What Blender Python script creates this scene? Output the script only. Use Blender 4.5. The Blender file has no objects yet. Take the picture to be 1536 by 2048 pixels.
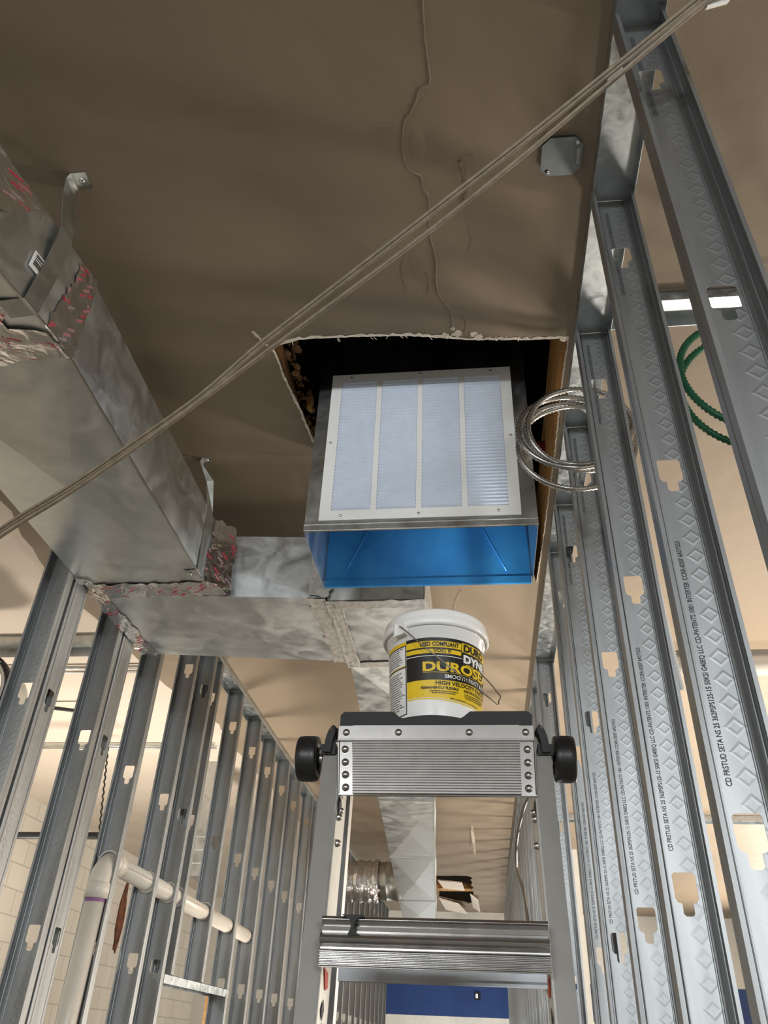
import bpy, bmesh, math, random
from mathutils import Vector, Matrix
from mathutils.geometry import tessellate_polygon
random.seed(7)
S = bpy.context.scene
COL = S.collection
CZ = 1.35          # height of the camera above the floor; numbers below are measured from the camera
H = 1.68           # corridor ceiling above the camera
FL = -CZ

# ------------------------------------------------------------------ camera
cam_d = bpy.data.cameras.new('camera'); cam = bpy.data.objects.new('camera', cam_d); COL.objects.link(cam)
X = Vector((0.993507, 0.107955, 0.035912)); Y = Vector((0.032515, -0.571901, 0.819678)); Z = Vector((0.109027, -0.813188, -0.571697))
cam.matrix_world = Matrix(((X[0], Y[0], Z[0], 0), (X[1], Y[1], Z[1], 0), (X[2], Y[2], Z[2], CZ), (0, 0, 0, 1)))
cam_d.sensor_fit = 'VERTICAL'; cam_d.sensor_height = 36.0
cam_d.lens = 36.0 * 1544.19 / 2048.0
cam_d.clip_start = 0.02; cam_d.clip_end = 100
S.camera = cam

# ------------------------------------------------------------------ world, lights, exposure
S.view_settings.view_transform = 'Standard'; S.view_settings.look = 'None'
S.view_settings.gamma = 1.0; S.view_settings.use_curve_mapping = False
S.view_settings.exposure = 0.15
w = bpy.data.worlds.new('world'); S.world = w; w.use_nodes = True
w.node_tree.nodes['Background'].inputs[0].default_value = (0.75, 0.85, 1.0, 1)
w.node_tree.nodes['Background'].inputs[1].default_value = 0.06

def area(name, loc, aim, sx, sy, power, col, spread=math.pi):
    d = bpy.data.lights.new(name, 'AREA'); d.shape = 'RECTANGLE'; d.size = sx; d.size_y = sy
    d.energy = power; d.color = col; d.spread = spread
    o = bpy.data.objects.new(name, d); COL.objects.link(o)
    o.location = (loc[0], loc[1], loc[2] + CZ)
    v = Vector(aim) - Vector(loc)
    o.rotation_euler = v.to_track_quat('-Z', 'Y').to_euler()
    return o
WARM = (1.0, 0.90, 0.78); DAY = (0.93, 0.97, 1.0)
area('window_light_back_left', (-1.9, -6.95, 1.28), (-0.1, 2.5, 0.9), 2.2, 0.55, 150, DAY)
area('window_light_back_right', (2.7, -6.95, 1.28), (0.1, 2.5, 0.9), 2.0, 0.55, 205, DAY)
area('window_light_right_near', (4.6, 2.5, 0.0), (0.3, 2.4, 0.5), 0.40, 1.1, 62, WARM)
area('window_light_right_far', (4.6, 5.3, 0.0), (0.3, 4.6, 0.5), 0.85, 1.5, 66, WARM)
area('fill_light_right_end', (4.6, 10.6, 0.3), (-1.3, 3.5, 0.6), 2.2, 1.5, 300, WARM)  # added fill, brightens the corridor faces of the left studs
area('work_light_left_room', (-2.3, 4.9, -1.25), (-2.9, 5.2, 1.7), 0.5, 0.5, 48, WARM, 2.0)
area('work_light_right_room', (2.1, 3.9, -1.25), (1.7, 4.0, 1.7), 0.5, 0.5, 62, WARM, 1.9)
area('fill_light_right_room_far', (2.2, 7.2, -1.25), (1.8, 7.0, 1.7), 0.5, 0.5, 60, WARM, 2.2)  # added fill, gives the left stud flanges a bright ceiling to reflect
area('fill_light_corridor', (-0.45, 4.8, -1.25), (-0.45, 4.8, 1.7), 0.5, 0.9, 12, WARM, 1.9)  # added floor fill, lifts the middle of the ceiling and the ladder underside
area('work_light_far', (0.2, 10.8, -1.2), (0.2, 11.8, 1.2), 1.5, 0.6, 45, DAY)

d = bpy.data.lights.new('box_fill_spot', 'SPOT'); d.energy = 240; d.spot_size = math.radians(17); d.spot_blend = 0.8; d.shadow_soft_size = 0.06; d.color = DAY  # added lamp without a known source, brightens the inside of the grille box
o = bpy.data.objects.new('box_fill_spot', d); COL.objects.link(o); o.location = (0.25, 0.90, 0.15)
o.rotation_euler = (Vector((-0.13, 2.0, 1.24)) - Vector((0.25, 0.90, FL + 0.15))).to_track_quat('-Z', 'Y').to_euler()

# ------------------------------------------------------------------ materials
def nodes(name):
    m = bpy.data.materials.new(name); m.use_nodes = True
    nt = m.node_tree; return m, nt, nt.nodes['Principled BSDF']
def N(nt, t, **kw):
    n = nt.nodes.new(t)
    for k, v in kw.items():
        if k in n.inputs: n.inputs[k].default_value = v
        else: setattr(n, k, v)
    return n
def ramp(nt, fac, stops):
    r = nt.nodes.new('ShaderNodeValToRGB'); e = r.color_ramp.elements
    while len(e) < len(stops): e.new(0.5)
    for el, (p, c) in zip(e, stops):
        el.position = p; el.color = (c[0], c[1], c[2], 1) if not isinstance(c, (int, float)) else (c, c, c, 1)
    nt.links.new(fac, r.inputs[0]); return r
def coords(nt, scale=(1, 1, 1)):
    tc = nt.nodes.new('ShaderNodeTexCoord'); mp = nt.nodes.new('ShaderNodeMapping')
    mp.inputs['Scale'].default_value = scale
    nt.links.new(tc.outputs['Object'], mp.inputs['Vector']); return mp.outputs['Vector']
def bump(nt, height, bsdf, strength=0.3, dist=0.002):
    b = nt.nodes.new('ShaderNodeBump'); b.inputs['Strength'].default_value = strength; b.inputs['Distance'].default_value = dist
    nt.links.new(height, b.inputs['Height']); nt.links.new(b.outputs[0], bsdf.inputs['Normal']); return b
def plain(name, col, rough=0.5, metal=0.0, var=0.08, scale=25.0, bmp=0.0, bscale=60.0, coat=0.0):
    m, nt, b = nodes(name)
    v = coords(nt)
    n = N(nt, 'ShaderNodeTexNoise', Scale=scale, Detail=5.0); nt.links.new(v, n.inputs['Vector'])
    lo = [max(0, c * (1 - var)) for c in col]; hi = [min(1, c * (1 + var)) for c in col]
    r = ramp(nt, n.outputs[0], [(0.3, lo), (0.7, hi)])
    nt.links.new(r.outputs[0], b.inputs['Base Color'])
    b.inputs['Roughness'].default_value = rough; b.inputs['Metallic'].default_value = metal
    b.inputs['Coat Weight'].default_value = coat
    if bmp:
        n2 = N(nt, 'ShaderNodeTexNoise', Scale=bscale, Detail=4.0); nt.links.new(v, n2.inputs['Vector'])
        bump(nt, n2.outputs[0], b, bmp, 0.004)
    return m
def galv(name, lo, hi, rough=(0.28, 0.5), scale=9.0, bmp=0.05, smear=True):
    """galvanised sheet: spangle, cloudy smears and rolling streaks"""
    m, nt, b = nodes(name); v = coords(nt)
    vo = N(nt, 'ShaderNodeTexVoronoi', Scale=scale * 14); nt.links.new(v, vo.inputs['Vector'])
    n = N(nt, 'ShaderNodeTexNoise', Scale=scale, Detail=6.0, Distortion=1.2 if smear else 0.2); nt.links.new(v, n.inputs['Vector'])
    mix = N(nt, 'ShaderNodeMix', data_type='FLOAT'); mix.inputs[0].default_value = 0.07
    nt.links.new(n.outputs[0], mix.inputs[2])
    sep = nt.nodes.new('ShaderNodeSeparateColor'); nt.links.new(vo.outputs['Color'], sep.inputs[0])
    nt.links.new(sep.outputs[0], mix.inputs[3])
    r = ramp(nt, mix.outputs[0], [(0.3, lo), (0.68, hi)])
    nt.links.new(r.outputs[0], b.inputs['Base Color'])
    rr = ramp(nt, mix.outputs[0], [(0.3, rough[0]), (0.7, rough[1])])
    nt.links.new(rr.outputs[0], b.inputs['Roughness'])
    b.inputs['Metallic'].default_value = 1.0
    n2 = N(nt, 'ShaderNodeTexNoise', Scale=3.0, Detail=2.0); nt.links.new(v, n2.inputs['Vector'])
    bump(nt, n2.outputs[0], b, bmp * 4, 0.01)
    return m
def stud_mat(name, lo, hi, rough):
    """rolled stud steel with rows of small embossed diamonds on the web"""
    m, nt, b = nodes(name)
    tc = nt.nodes.new('ShaderNodeTexCoord'); sp = nt.nodes.new('ShaderNodeSeparateXYZ')
    nt.links.new(tc.outputs['Object'], sp.inputs[0])
    def M(op, a, c=None):
        q = nt.nodes.new('ShaderNodeMath'); q.operation = op
        for i, s in enumerate((a, c)):
            if s is None: continue
            if isinstance(s, (int, float)): q.inputs[i].default_value = s
            else: nt.links.new(s, q.inputs[i])
        return q.outputs[0]
    fz = M('ABSOLUTE', M('SUBTRACT', M('FRACT', M('DIVIDE', sp.outputs[2], 0.036)), 0.5))
    fx = M('MULTIPLY', M('ABSOLUTE', M('SUBTRACT', sp.outputs[0], 0.012)), 26.0)
    dsum = M('ADD', fz, fx)
    d = ramp(nt, dsum, [(0.20, 0.25), (0.33, 1.0), (0.46, 0.0)])
    v = coords(nt, (1, 1, 0.15)); n = N(nt, 'ShaderNodeTexNoise', Scale=30.0, Detail=5.0); nt.links.new(v, n.inputs['Vector'])
    r = ramp(nt, n.outputs[0], [(0.3, lo), (0.7, hi)]); nt.links.new(r.outputs[0], b.inputs['Base Color'])
    b.inputs['Metallic'].default_value = 1.0; b.inputs['Roughness'].default_value = rough
    bump(nt, d.outputs[0], b, 0.16, 0.002)
    return m
def tape_mat(name, scale=1.0, red=True):
    """shiny crumpled foil tape with diagonal blocks of red print"""
    m, nt, b = nodes(name)
    uv = nt.nodes.new('ShaderNodeTexCoord'); mp = nt.nodes.new('ShaderNodeMapping')
    mp.inputs['Rotation'].default_value = (0, 0, 0.6); nt.links.new(uv.outputs['UV'], mp.inputs[0])
    br = N(nt, 'ShaderNodeTexBrick', Scale=4.2 * scale); br.offset = 0.5
    br.inputs['Mortar Size'].default_value = 0.055; br.inputs['Brick Width'].default_value = 0.62; br.inputs['Row Height'].default_value = 0.24
    br.inputs['Color1'].default_value = (1, 1, 1, 1); br.inputs['Color2'].default_value = (0, 0, 0, 1); br.inputs['Mortar'].default_value = (0, 0, 0, 1)
    br.inputs['Bias'].default_value = -0.08
    nt.links.new(mp.outputs[0], br.inputs['Vector'])
    v = coords(nt); n = N(nt, 'ShaderNodeTexNoise', Scale=20.0, Detail=3.0, Distortion=0.8); nt.links.new(v, n.inputs['Vector'])
    n3 = N(nt, 'ShaderNodeTexNoise', Scale=220.0, Detail=2.0); nt.links.new(v, n3.inputs['Vector'])
    f = ramp(nt, br.outputs['Color'], [(0.75, 0.0), (0.95, 1.0)])
    g = ramp(nt, n3.outputs[0], [(0.36, 0.0), (0.46, 1.0)])
    mu = N(nt, 'ShaderNodeMath', operation='MULTIPLY'); nt.links.new(f.outputs[0], mu.inputs[0]); nt.links.new(g.outputs[0], mu.inputs[1])
    mx = N(nt, 'ShaderNodeMix', data_type='RGBA'); nt.links.new(mu.outputs[0], mx.inputs[0])
    mx.inputs[6].default_value = (0.86, 0.86, 0.86, 1); mx.inputs[7].default_value = (0.45, 0.02, 0.05, 1)
    if red: nt.links.new(mx.outputs[2], b.inputs['Base Color'])
    else: b.inputs['Base Color'].default_value = (0.74, 0.74, 0.75, 1)
    inv = N(nt, 'ShaderNodeMath', operation='SUBTRACT'); inv.inputs[0].default_value = 1.0; nt.links.new(mu.outputs[0], inv.inputs[1])
    if red: nt.links.new(inv.outputs[0], b.inputs['Metallic'])
    else: b.inputs['Metallic'].default_value = 1.0
    b.inputs['Roughness'].default_value = 0.24
    bump(nt, n.outputs[0], b, 0.6, 0.010)
    return m
def ceiling_mat(name, col):
    m, nt, b = nodes(name); v = coords(nt)
    n = N(nt, 'ShaderNodeTexNoise', Scale=1.6, Detail=4.0); nt.links.new(v, n.inputs['Vector'])
    r = ramp(nt, n.outputs[0], [(0.3, [c * 0.93 for c in col]), (0.7, [c * 1.05 for c in col])])
    nt.links.new(r.outputs[0], b.inputs['Base Color']); b.inputs['Roughness'].default_value = 0.62
    n2 = N(nt, 'ShaderNodeTexNoise', Scale=3.2, Detail=3.0); nt.links.new(v, n2.inputs['Vector'])
    n3 = N(nt, 'ShaderNodeTexNoise', Scale=240.0, Detail=3.0); nt.links.new(v, n3.inputs['Vector'])
    ad = N(nt, 'ShaderNodeMath', operation='MULTIPLY_ADD'); nt.links.new(n3.outputs[0], ad.inputs[0]); ad.inputs[1].default_value = 0.03
    nt.links.new(n2.outputs[0], ad.inputs[2])
    bump(nt, ad.outputs[0], b, 0.5, 0.02)
    return m
def block_mat(name):
    m, nt, b = nodes(name)
    tc = nt.nodes.new('ShaderNodeTexCoord'); mp = nt.nodes.new('ShaderNodeMapping')
    mp.inputs['Rotation'].default_value = (0, math.pi / 2, math.pi / 2)
    sp = nt.nodes.new('ShaderNodeSeparateXYZ'); cb = nt.nodes.new('ShaderNodeCombineXYZ')
    nt.links.new(tc.outputs['Object'], sp.inputs[0]); nt.links.new(sp.outputs[1], cb.inputs[0]); nt.links.new(sp.outputs[2], cb.inputs[1])
    br = N(nt, 'ShaderNodeTexBrick', Scale=1.0); br.inputs['Brick Width'].default_value = 0.4; br.inputs['Row Height'].default_value = 0.2
    br.inputs['Mortar Size'].default_value = 0.006; br.inputs['Color1'].default_value = (0.74, 0.70, 0.62, 1); br.inputs['Color2'].default_value = (0.70, 0.66, 0.58, 1)
    br.inputs['Mortar'].default_value = (0.52, 0.48, 0.42, 1)
    nt.links.new(cb.outputs[0], br.inputs['Vector'])
    nt.links.new(br.outputs['Color'], b.inputs['Base Color']); b.inputs['Roughness'].default_value = 0.85
    n = N(nt, 'ShaderNodeTexNoise', Scale=40.0, Detail=6.0); nt.links.new(tc.outputs['Object'], n.inputs['Vector'])
    bump(nt, n.outputs[0], b, 0.4, 0.006)
    return m
def wood_mat(name, a, c):
    m, nt, b = nodes(name); v = coords(nt, (14, 1.5, 14))
    n = N(nt, 'ShaderNodeTexNoise', Scale=3.0, Detail=6.0, Distortion=1.0); nt.links.new(v, n.inputs['Vector'])
    r = ramp(nt, n.outputs[0], [(0.3, a), (0.7, c)]); nt.links.new(r.outputs[0], b.inputs['Base Color']); b.inputs['Roughness'].default_value = 0.75
    bump(nt, n.outputs[0], b, 0.4, 0.003)
    return m
M_ = {}
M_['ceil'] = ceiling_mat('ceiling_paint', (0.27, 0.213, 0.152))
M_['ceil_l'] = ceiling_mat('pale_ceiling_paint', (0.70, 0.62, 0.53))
M_['paper'] = plain('torn_gypsum', (0.82, 0.72, 0.60), 0.9, var=0.15, bmp=0.5)
M_['gyp'] = plain('plasterboard_edge', (0.30, 0.23, 0.16), 0.9, var=0.4, scale=80)
M_['dark'] = plain('attic_shade', (0.006, 0.005, 0.004), 0.95)  # near-black stands in for the unlit attic, shade put into the colour
M_['conc'] = plain('concrete', (0.24, 0.23, 0.21), 0.7, var=0.2, scale=4)
M_['wallw'] = plain('white_wall_paint', (0.80, 0.77, 0.70), 0.7, var=0.04)
M_['wallg'] = plain('grey_wall_paint', (0.22, 0.21, 0.19), 0.7, var=0.06)
M_['wallb'] = plain('blue_wall_paint', (0.018, 0.055, 0.20), 0.5, var=0.1)
M_['block'] = block_mat('painted_block')
M_['duct'] = galv('galvanised_duct', (0.68, 0.72, 0.73), (0.82, 0.85, 0.85), (0.28, 0.50))
M_['duct2'] = galv('galvanised_box', (0.42, 0.43, 0.42), (0.55, 0.56, 0.54), (0.25, 0.4))
M_['stud'] = stud_mat('stud_steel', (0.30, 0.31, 0.315), (0.39, 0.405, 0.41), 0.46)
M_['track'] = galv('track_steel', (0.48, 0.52, 0.54), (0.62, 0.66, 0.67), (0.25, 0.45), 20)
M_['strap'] = galv('strap_steel', (0.50, 0.52, 0.50), (0.64, 0.66, 0.64), (0.3, 0.45), 14)
M_['alu'] = plain('mill_aluminium', (0.47, 0.46, 0.445), 0.27, 1.0, 0.06, 40)
M_['alu_d'] = plain('worn_aluminium', (0.50, 0.49, 0.475), 0.24, 1.0, 0.12, 30)
M_['alu_lit'] = plain('lit_web_aluminium', (0.78, 0.77, 0.73), 0.5, 0.6, 0.05, 30)  # rail webs: light falling on them put into a paler metal colour
M_['rail'] = plain('anodised_rail', (0.24, 0.232, 0.215), 0.55, 0.6, 0.05, 30)
M_['railc'] = plain('anodised_rear_rail', (0.32, 0.33, 0.345), 0.5, 0.7, 0.05, 30)
M_['zinc'] = plain('zinc_fastener', (0.70, 0.70, 0.68), 0.25, 1.0, 0.1, 60)
M_['black'] = plain('black_plastic', (0.007, 0.007, 0.0075), 0.6, var=0.2)
M_['rubber'] = plain('black_rubber', (0.014, 0.014, 0.014), 0.38, var=0.3)
M_['pail'] = plain('white_pail_plastic', (0.90, 0.90, 0.89), 0.32, var=0.02, coat=0.2)
M_['yel'] = plain('yellow_label', (0.80, 0.55, 0.015), 0.4, var=0.02)
M_['blk'] = plain('black_label', (0.010, 0.010, 0.010), 0.4, var=0.05)
M_['wht'] = plain('white_label', (0.84, 0.84, 0.82), 0.4, var=0.02)
M_['redl'] = plain('red_label', (0.70, 0.07, 0.03), 0.5, var=0.05)
M_['ink'] = plain('stud_ink', (0.05, 0.05, 0.055), 0.6, var=0.1)
M_['wire'] = plain('bail_wire', (0.30, 0.29, 0.27), 0.35, 1.0)
M_['enamel'] = plain('white_enamel', (0.86, 0.86, 0.84), 0.38, var=0.02)
M_['louver'] = plain('blue_bounce_enamel', (0.72, 0.80, 0.92), 0.42, var=0.04)  # white louvers; blue light bounced from the box is put into the colour
M_['film'] = plain('blue_protective_film', (0.07, 0.40, 1.0), 0.18, 0.3, 0.2, 7.0)
M_['tape'] = tape_mat('printed_foil_tape')
M_['foil'] = tape_mat('plain_foil', red=False)
M_['mastic'] = plain('grey_duct_sealant', (0.50, 0.49, 0.46), 0.55, 0.0, 0.25, 40, 0.45, 45)
M_['pvc'] = plain('white_pvc', (0.80, 0.76, 0.68), 0.33, var=0.03)
M_['pvcink'] = plain('faded_pipe_ink', (0.50, 0.36, 0.33), 0.6)
M_['pvcp'] = plain('purple_primer', (0.30, 0.12, 0.30), 0.5)
M_['mc'] = plain('armoured_cable_steel', (0.42, 0.41, 0.39), 0.30, 1.0, 0.1, 60)
M_['mcg'] = plain('green_armoured_cable', (0.015, 0.11, 0.055), 0.35, 0.35, 0.15, 60)
M_['rope'] = plain('taupe_cable_jacket', (0.24, 0.195, 0.14), 0.5, 0.0, 0.2, 60)
M_['wood'] = wood_mat('joist_wood', (0.36, 0.17, 0.05), (0.62, 0.36, 0.14))
M_['woodd'] = wood_mat('old_dark_wood', (0.10, 0.045, 0.015), (0.24, 0.12, 0.045))
M_['cav'] = plain('rusty_cavity', (0.16, 0.06, 0.03), 0.9, var=0.6, scale=12)
M_['redp'] = plain('red_pipe_paint', (0.25, 0.03, 0.025), 0.5)
M_['blacks'] = plain('black_steel', (0.015, 0.015, 0.015), 0.5)
M_['cover'] = plain('box_cover_steel', (0.30, 0.34, 0.35), 0.4, 0.9, 0.1, 30)

# ------------------------------------------------------------------ mesh helpers
class MB:
    def __init__(self): self.v = []; self.f = []; self.s = []; self.m = []; self.uv = {}
    def add(self, verts, faces, smooth=False, mat=0):
        o = len(self.v); self.v += [tuple(p) for p in verts]
        for fc in faces:
            self.f.append([i + o for i in fc]); self.s.append(smooth); self.m.append(mat)
        return self
    def box(self, x0, x1, y0, y1, z0, z1, mat=0):
        v = [(x0, y0, z0), (x1, y0, z0), (x1, y1, z0), (x0, y1, z0), (x0, y0, z1), (x1, y0, z1), (x1, y1, z1), (x0, y1, z1)]
        return self.add(v, [(0, 3, 2, 1), (4, 5, 6, 7), (0, 1, 5, 4), (1, 2, 6, 5), (2, 3, 7, 6), (3, 0, 4, 7)], mat=mat)
    def hexa(self, a, b, mat=0):
        """two matching quads joined into a solid"""
        return self.add(list(a) + list(b), [(3, 2, 1, 0), (4, 5, 6, 7), (0, 1, 5, 4), (1, 2, 6, 5), (2, 3, 7, 6), (3, 0, 4, 7)], mat=mat)
    def bar(self, p, q, wx, wy, up=(0, 0, 1), mat=0):
        p = Vector(p); q = Vector(q); d = (q - p).normalized(); a = d.cross(Vector(up))
        if a.length < 1e-4: a = d.cross(Vector((1, 0, 0)))
        a.normalize(); b = a.cross(d).normalized()
        c = [a * sx * wx / 2 + b * sy * wy / 2 for sx, sy in ((-1, -1), (1, -1), (1, 1), (-1, 1))]
        return self.hexa([p + k for k in c], [q + k for k in c], mat)
    def tube(self, path, r, n=12, cap=True, mat=0, rf=None):
        P = [Vector(p) for p in path]; rings = []
        t0 = (P[1] - P[0]).normalized(); a = t0.cross(Vector((0, 0, 1)))
        if a.length < 1e-3: a = t0.cross(Vector((1, 0, 0)))
        a.normalize()
        for i, p in enumerate(P):
            t = (P[min(i + 1, len(P) - 1)] - P[max(i - 1, 0)]).normalized()
            a = (a - t * a.dot(t)).normalized(); b = t.cross(a)
            rr = r if rf is None else rf(i)
            rings.append([p + (a * math.cos(2 * math.pi * k / n) + b * math.sin(2 * math.pi * k / n)) * rr for k in range(n)])
        vs = [q for rg in rings for q in rg]
        fs = [(i * n + k, i * n + (k + 1) % n, (i + 1) * n + (k + 1) % n, (i + 1) * n + k) for i in range(len(P) - 1) for k in range(n)]
        self.add(vs, fs, True, mat)
        if cap: self.add(rings[0], [tuple(range(n - 1, -1, -1))], False, mat); self.add(rings[-1], [tuple(range(n))], False, mat)
        return self
    def lathe(self, prof, c, axis='z', n=48, mat=0, smooth=True):
        """profile of (radius, height) turned about an axis through c"""
        vs = []
        for r, h in prof:
            for k in range(n):
                a = 2 * math.pi * k / n; u, v_ = r * math.cos(a), r * math.sin(a)
                vs.append({'z': (c[0] + u, c[1] + v_, c[2] + h), 'x': (c[0] + h, c[1] + u, c[2] + v_), 'y': (c[0] + u, c[1] + h, c[2] + v_)}[axis])
        fs = [(i * n + k, i * n + (k + 1) % n, (i + 1) * n + (k + 1) % n, (i + 1) * n + k) for i in range(len(prof) - 1) for k in range(n)]
        return self.add(vs, fs, smooth, mat)
    def poly(self, loops, fn, mat=0):
        """flat polygon with holes; fn maps (u, v) to a point"""
        L = [[Vector((p[0], p[1], 0)) for p in lp] for lp in loops]
        flat = [p for lp in L for p in lp]
        return self.add([fn(p[0], p[1]) for p in flat], tessellate_polygon(L), False, mat)
    def build(self, name, mats, parent=None, base=None, solid=0.0, bevel=0.0, offset=-1.0, autosmooth=False):
        if not isinstance(mats, (list, tuple)): mats = [mats]
        xs, ys, zs = zip(*self.v)
        if base is None: base = ((min(xs) + max(xs)) / 2, (min(ys) + max(ys)) / 2, min(zs))
        me = bpy.data.meshes.new(name)
        me.from_pydata([(x - base[0], y - base[1], z - base[2]) for x, y, z in self.v], [], self.f)
        for m in mats: me.materials.append(m)
        me.polygons.foreach_set('use_smooth', self.s); me.polygons.foreach_set('material_index', self.m)
        if self.uv:
            ul = me.uv_layers.new(name='UVMap')
            for lp in me.loops: ul.data[lp.index].uv = self.uv.get(lp.vertex_index, (0, 0))
        b = bmesh.new(); b.from_mesh(me); bmesh.ops.remove_doubles(b, verts=b.verts, dist=1e-6)
        if not self.uv: bmesh.ops.recalc_face_normals(b, faces=b.faces)
        b.to_mesh(me); b.free(); me.update()
        o = bpy.data.objects.new(name, me); COL.objects.link(o)
        loc = Vector((base[0], base[1], base[2] + CZ))
        if parent is not None:
            o.parent = parent; loc = loc - wloc(parent)
        o.location = loc
        if solid:
            md = o.modifiers.new('sheet', 'SOLIDIFY'); md.thickness = solid; md.offset = offset
        if bevel:
            md = o.modifiers.new('edge', 'BEVEL'); md.width = bevel; md.segments = 2; md.limit_method = 'ANGLE'
        return o
def wloc(o):
    v = Vector(o.location)
    while o.parent: o = o.parent; v += Vector(o.location)
    return v
def tag(o, label=None, cat=None, group=None, kind=None):
    if label: o['label'] = label
    if cat: o['category'] = cat
    if group: o['group'] = group
    if kind: o['kind'] = kind
    return o
def thing(name, base, label, cat, group=None):
    o = bpy.data.objects.new(name, None); COL.objects.link(o); o.empty_display_size = 0.05
    o.location = (base[0], base[1], base[2] + CZ); return tag(o, label, cat, group)
def dup(root, dloc, label, parent=None):
    c = root.copy(); COL.objects.link(c); c.location = Vector(root.location) + Vector(dloc); c['label'] = label
    for ch in list(root.children):
        d = ch.copy(); COL.objects.link(d); d.parent = c
        for g in ch.children:
            e = g.copy(); COL.objects.link(e); e.parent = d
    return c
def struct(name, mb, mats, **kw): return tag(mb.build(name, mats, **kw), kind='structure')
def smooth_path(pts, sub=8):
    P = [Vector(p) for p in pts]; out = []
    for i in range(len(P) - 1):
        p0, p1, p2, p3 = P[max(i - 1, 0)], P[i], P[i + 1], P[min(i + 2, len(P) - 1)]
        for k in range(sub):
            t = k / sub
            out.append(0.5 * ((2 * p1) + (p2 - p0) * t + (2 * p0 - 5 * p1 + 4 * p2 - p3) * t * t + (3 * p1 - p0 - 3 * p2 + p3) * t ** 3))
    out.append(P[-1]); return out
def resample(path, step):
    out = [Vector(path[0])]; acc = 0.0
    for a, b in zip(path[:-1], path[1:]):
        a = Vector(a); b = Vector(b); L = (b - a).length; d = step - acc
        while d <= L and L > 0:
            out.append(a.lerp(b, d / L)); d += step
        acc = (acc + L) % step
    return out
def armoured(mb, path, r, pitch=0.0115, n=8):
    P = resample(path, pitch / 2)
    return mb.tube(P, r, n, True, 0, lambda i: r * (1.20 if i % 2 else 0.84))
_tc = {}
def text2d(body, bold=0.0):
    """outline of a line of text as flat triangles in its own plane, capital height 1"""
    if (body, bold) in _tc: return _tc[(body, bold)]
    cu = bpy.data.curves.new('lettering', 'FONT'); cu.body = body; cu.size = 1.0; cu.offset = bold; cu.resolution_u = 3
    o = bpy.data.objects.new('lettering', cu); COL.objects.link(o)
    dg = bpy.context.evaluated_depsgraph_get(); dg.update()
    me = bpy.data.meshes.new_from_object(o.evaluated_get(dg))
    vs = [(v.co.x / 0.69, v.co.y / 0.69) for v in me.vertices]; fs = [tuple(p.vertices) for p in me.polygons]
    bpy.data.objects.remove(o); bpy.data.curves.remove(cu); bpy.data.meshes.remove(me)
    x0 = min(v[0] for v in vs); vs = [(v[0] - x0, v[1]) for v in vs]
    _tc[(body, bold)] = (vs, fs); return vs, fs
def patch(mb, quad, nu, nv, seed, rag=0.006, lift=0.003, uvs=1.0, nrm=None):
    """a crumpled, ragged-edged piece of tape laid over the quad"""
    rnd = random.Random(seed); a, b, c, d = [Vector(q) for q in quad]
    n = Vector(nrm) if nrm else (b - a).cross(d - a).normalized()
    W = (b - a).length; Hh = (d - a).length; o = len(mb.v); vs = []
    for j in range(nv + 1):
        for i in range(nu + 1):
            u, v = i / nu, j / nv
            p = a.lerp(b, u).lerp(d.lerp(c, u), v)
            edge = min(i, nu - i, j, nv - j) == 0
            if edge: p = p + (b - a).normalized() * rnd.uniform(-rag, rag) + (d - a).normalized() * rnd.uniform(-rag, rag)
            p = p + n * (0.0012 + rnd.random() * lift)
            vs.append(p); mb.uv[o + len(vs) - 1] = (u * W * 4 * uvs + seed * 0.37, v * Hh * 4 * uvs)
    fs = [(j * (nu + 1) + i, j * (nu + 1) + i + 1, (j + 1) * (nu + 1) + i + 1, (j + 1) * (nu + 1) + i) for j in range(nv) for i in range(nu)]
    return mb.add(vs, fs, True)
def cross_panel(mb, a, b, c, d, out, h=0.004):
    """sheet panel with a cross break: four facets meeting at a slightly raised centre"""
    a, b, c, d = [Vector(q) for q in (a, b, c, d)]; m = (a + b + c + d) / 4 + Vector(out) * h
    return mb.add([a, b, c, d, m], [(0, 1, 4), (1, 2, 4), (2, 3, 4), (3, 0, 4)])

# ------------------------------------------------------------------ structure
def ragged(p, q, n, amp, seed):
    rnd = random.Random(seed); p = Vector((p[0], p[1])); q = Vector((q[0], q[1])); t = (q - p); nn = Vector((-t.y, t.x)).normalized()
    return [tuple(p.lerp(q, i / n) + nn * rnd.uniform(-amp, amp)) for i in range(n)]
def ragged_line(pts, seg, amp, seed):
    out = []
    for i, (p, q) in enumerate(zip(pts[:-1], pts[1:])):
        L = math.hypot(q[0] - p[0], q[1] - p[1]); out += ragged(p, q, max(1, int(L / seg)), amp, seed + i)
    return out + [pts[-1]]
front = [(-0.557, 1.532), (-0.532, 1.520), (-0.469, 1.503), (-0.323, 1.505), (-0.150, 1.514), (0.020, 1.542), (0.190, 1.555), (0.298, 1.555)]
right = [(0.298, 1.555), (0.294, 1.815), (0.297, 2.059), (0.292, 2.348), (0.289, 2.655), (0.281, 2.950)]
back = [(0.281, 2.950), (0.20, 2.70), (-0.05, 2.42), (-0.47, 2.40)]
left = [(-0.47, 2.40), (-0.500, 2.15), (-0.515, 1.967), (-0.529, 1.804), (-0.545, 1.689), (-0.557, 1.532)]
hole = (ragged_line(front, 0.02, 0.004, 1)[:-1] + ragged_line(right, 0.02, 0.003, 11)[:-1] + ragged_line(back, 0.04, 0.004, 21)[:-1] + ragged_line(left, 0.012, 0.002, 31)[:-1])
fh = [(-0.56, 9.75), (-0.12, 9.72), (-0.10, 10.2), (-0.08, 11.4), (-0.16, 11.7), (-0.40, 11.5), (-0.55, 11.2)]
farhole = ragged_line(fh + [fh[0]], 0.12, 0.03, 51)[:-1]
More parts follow.
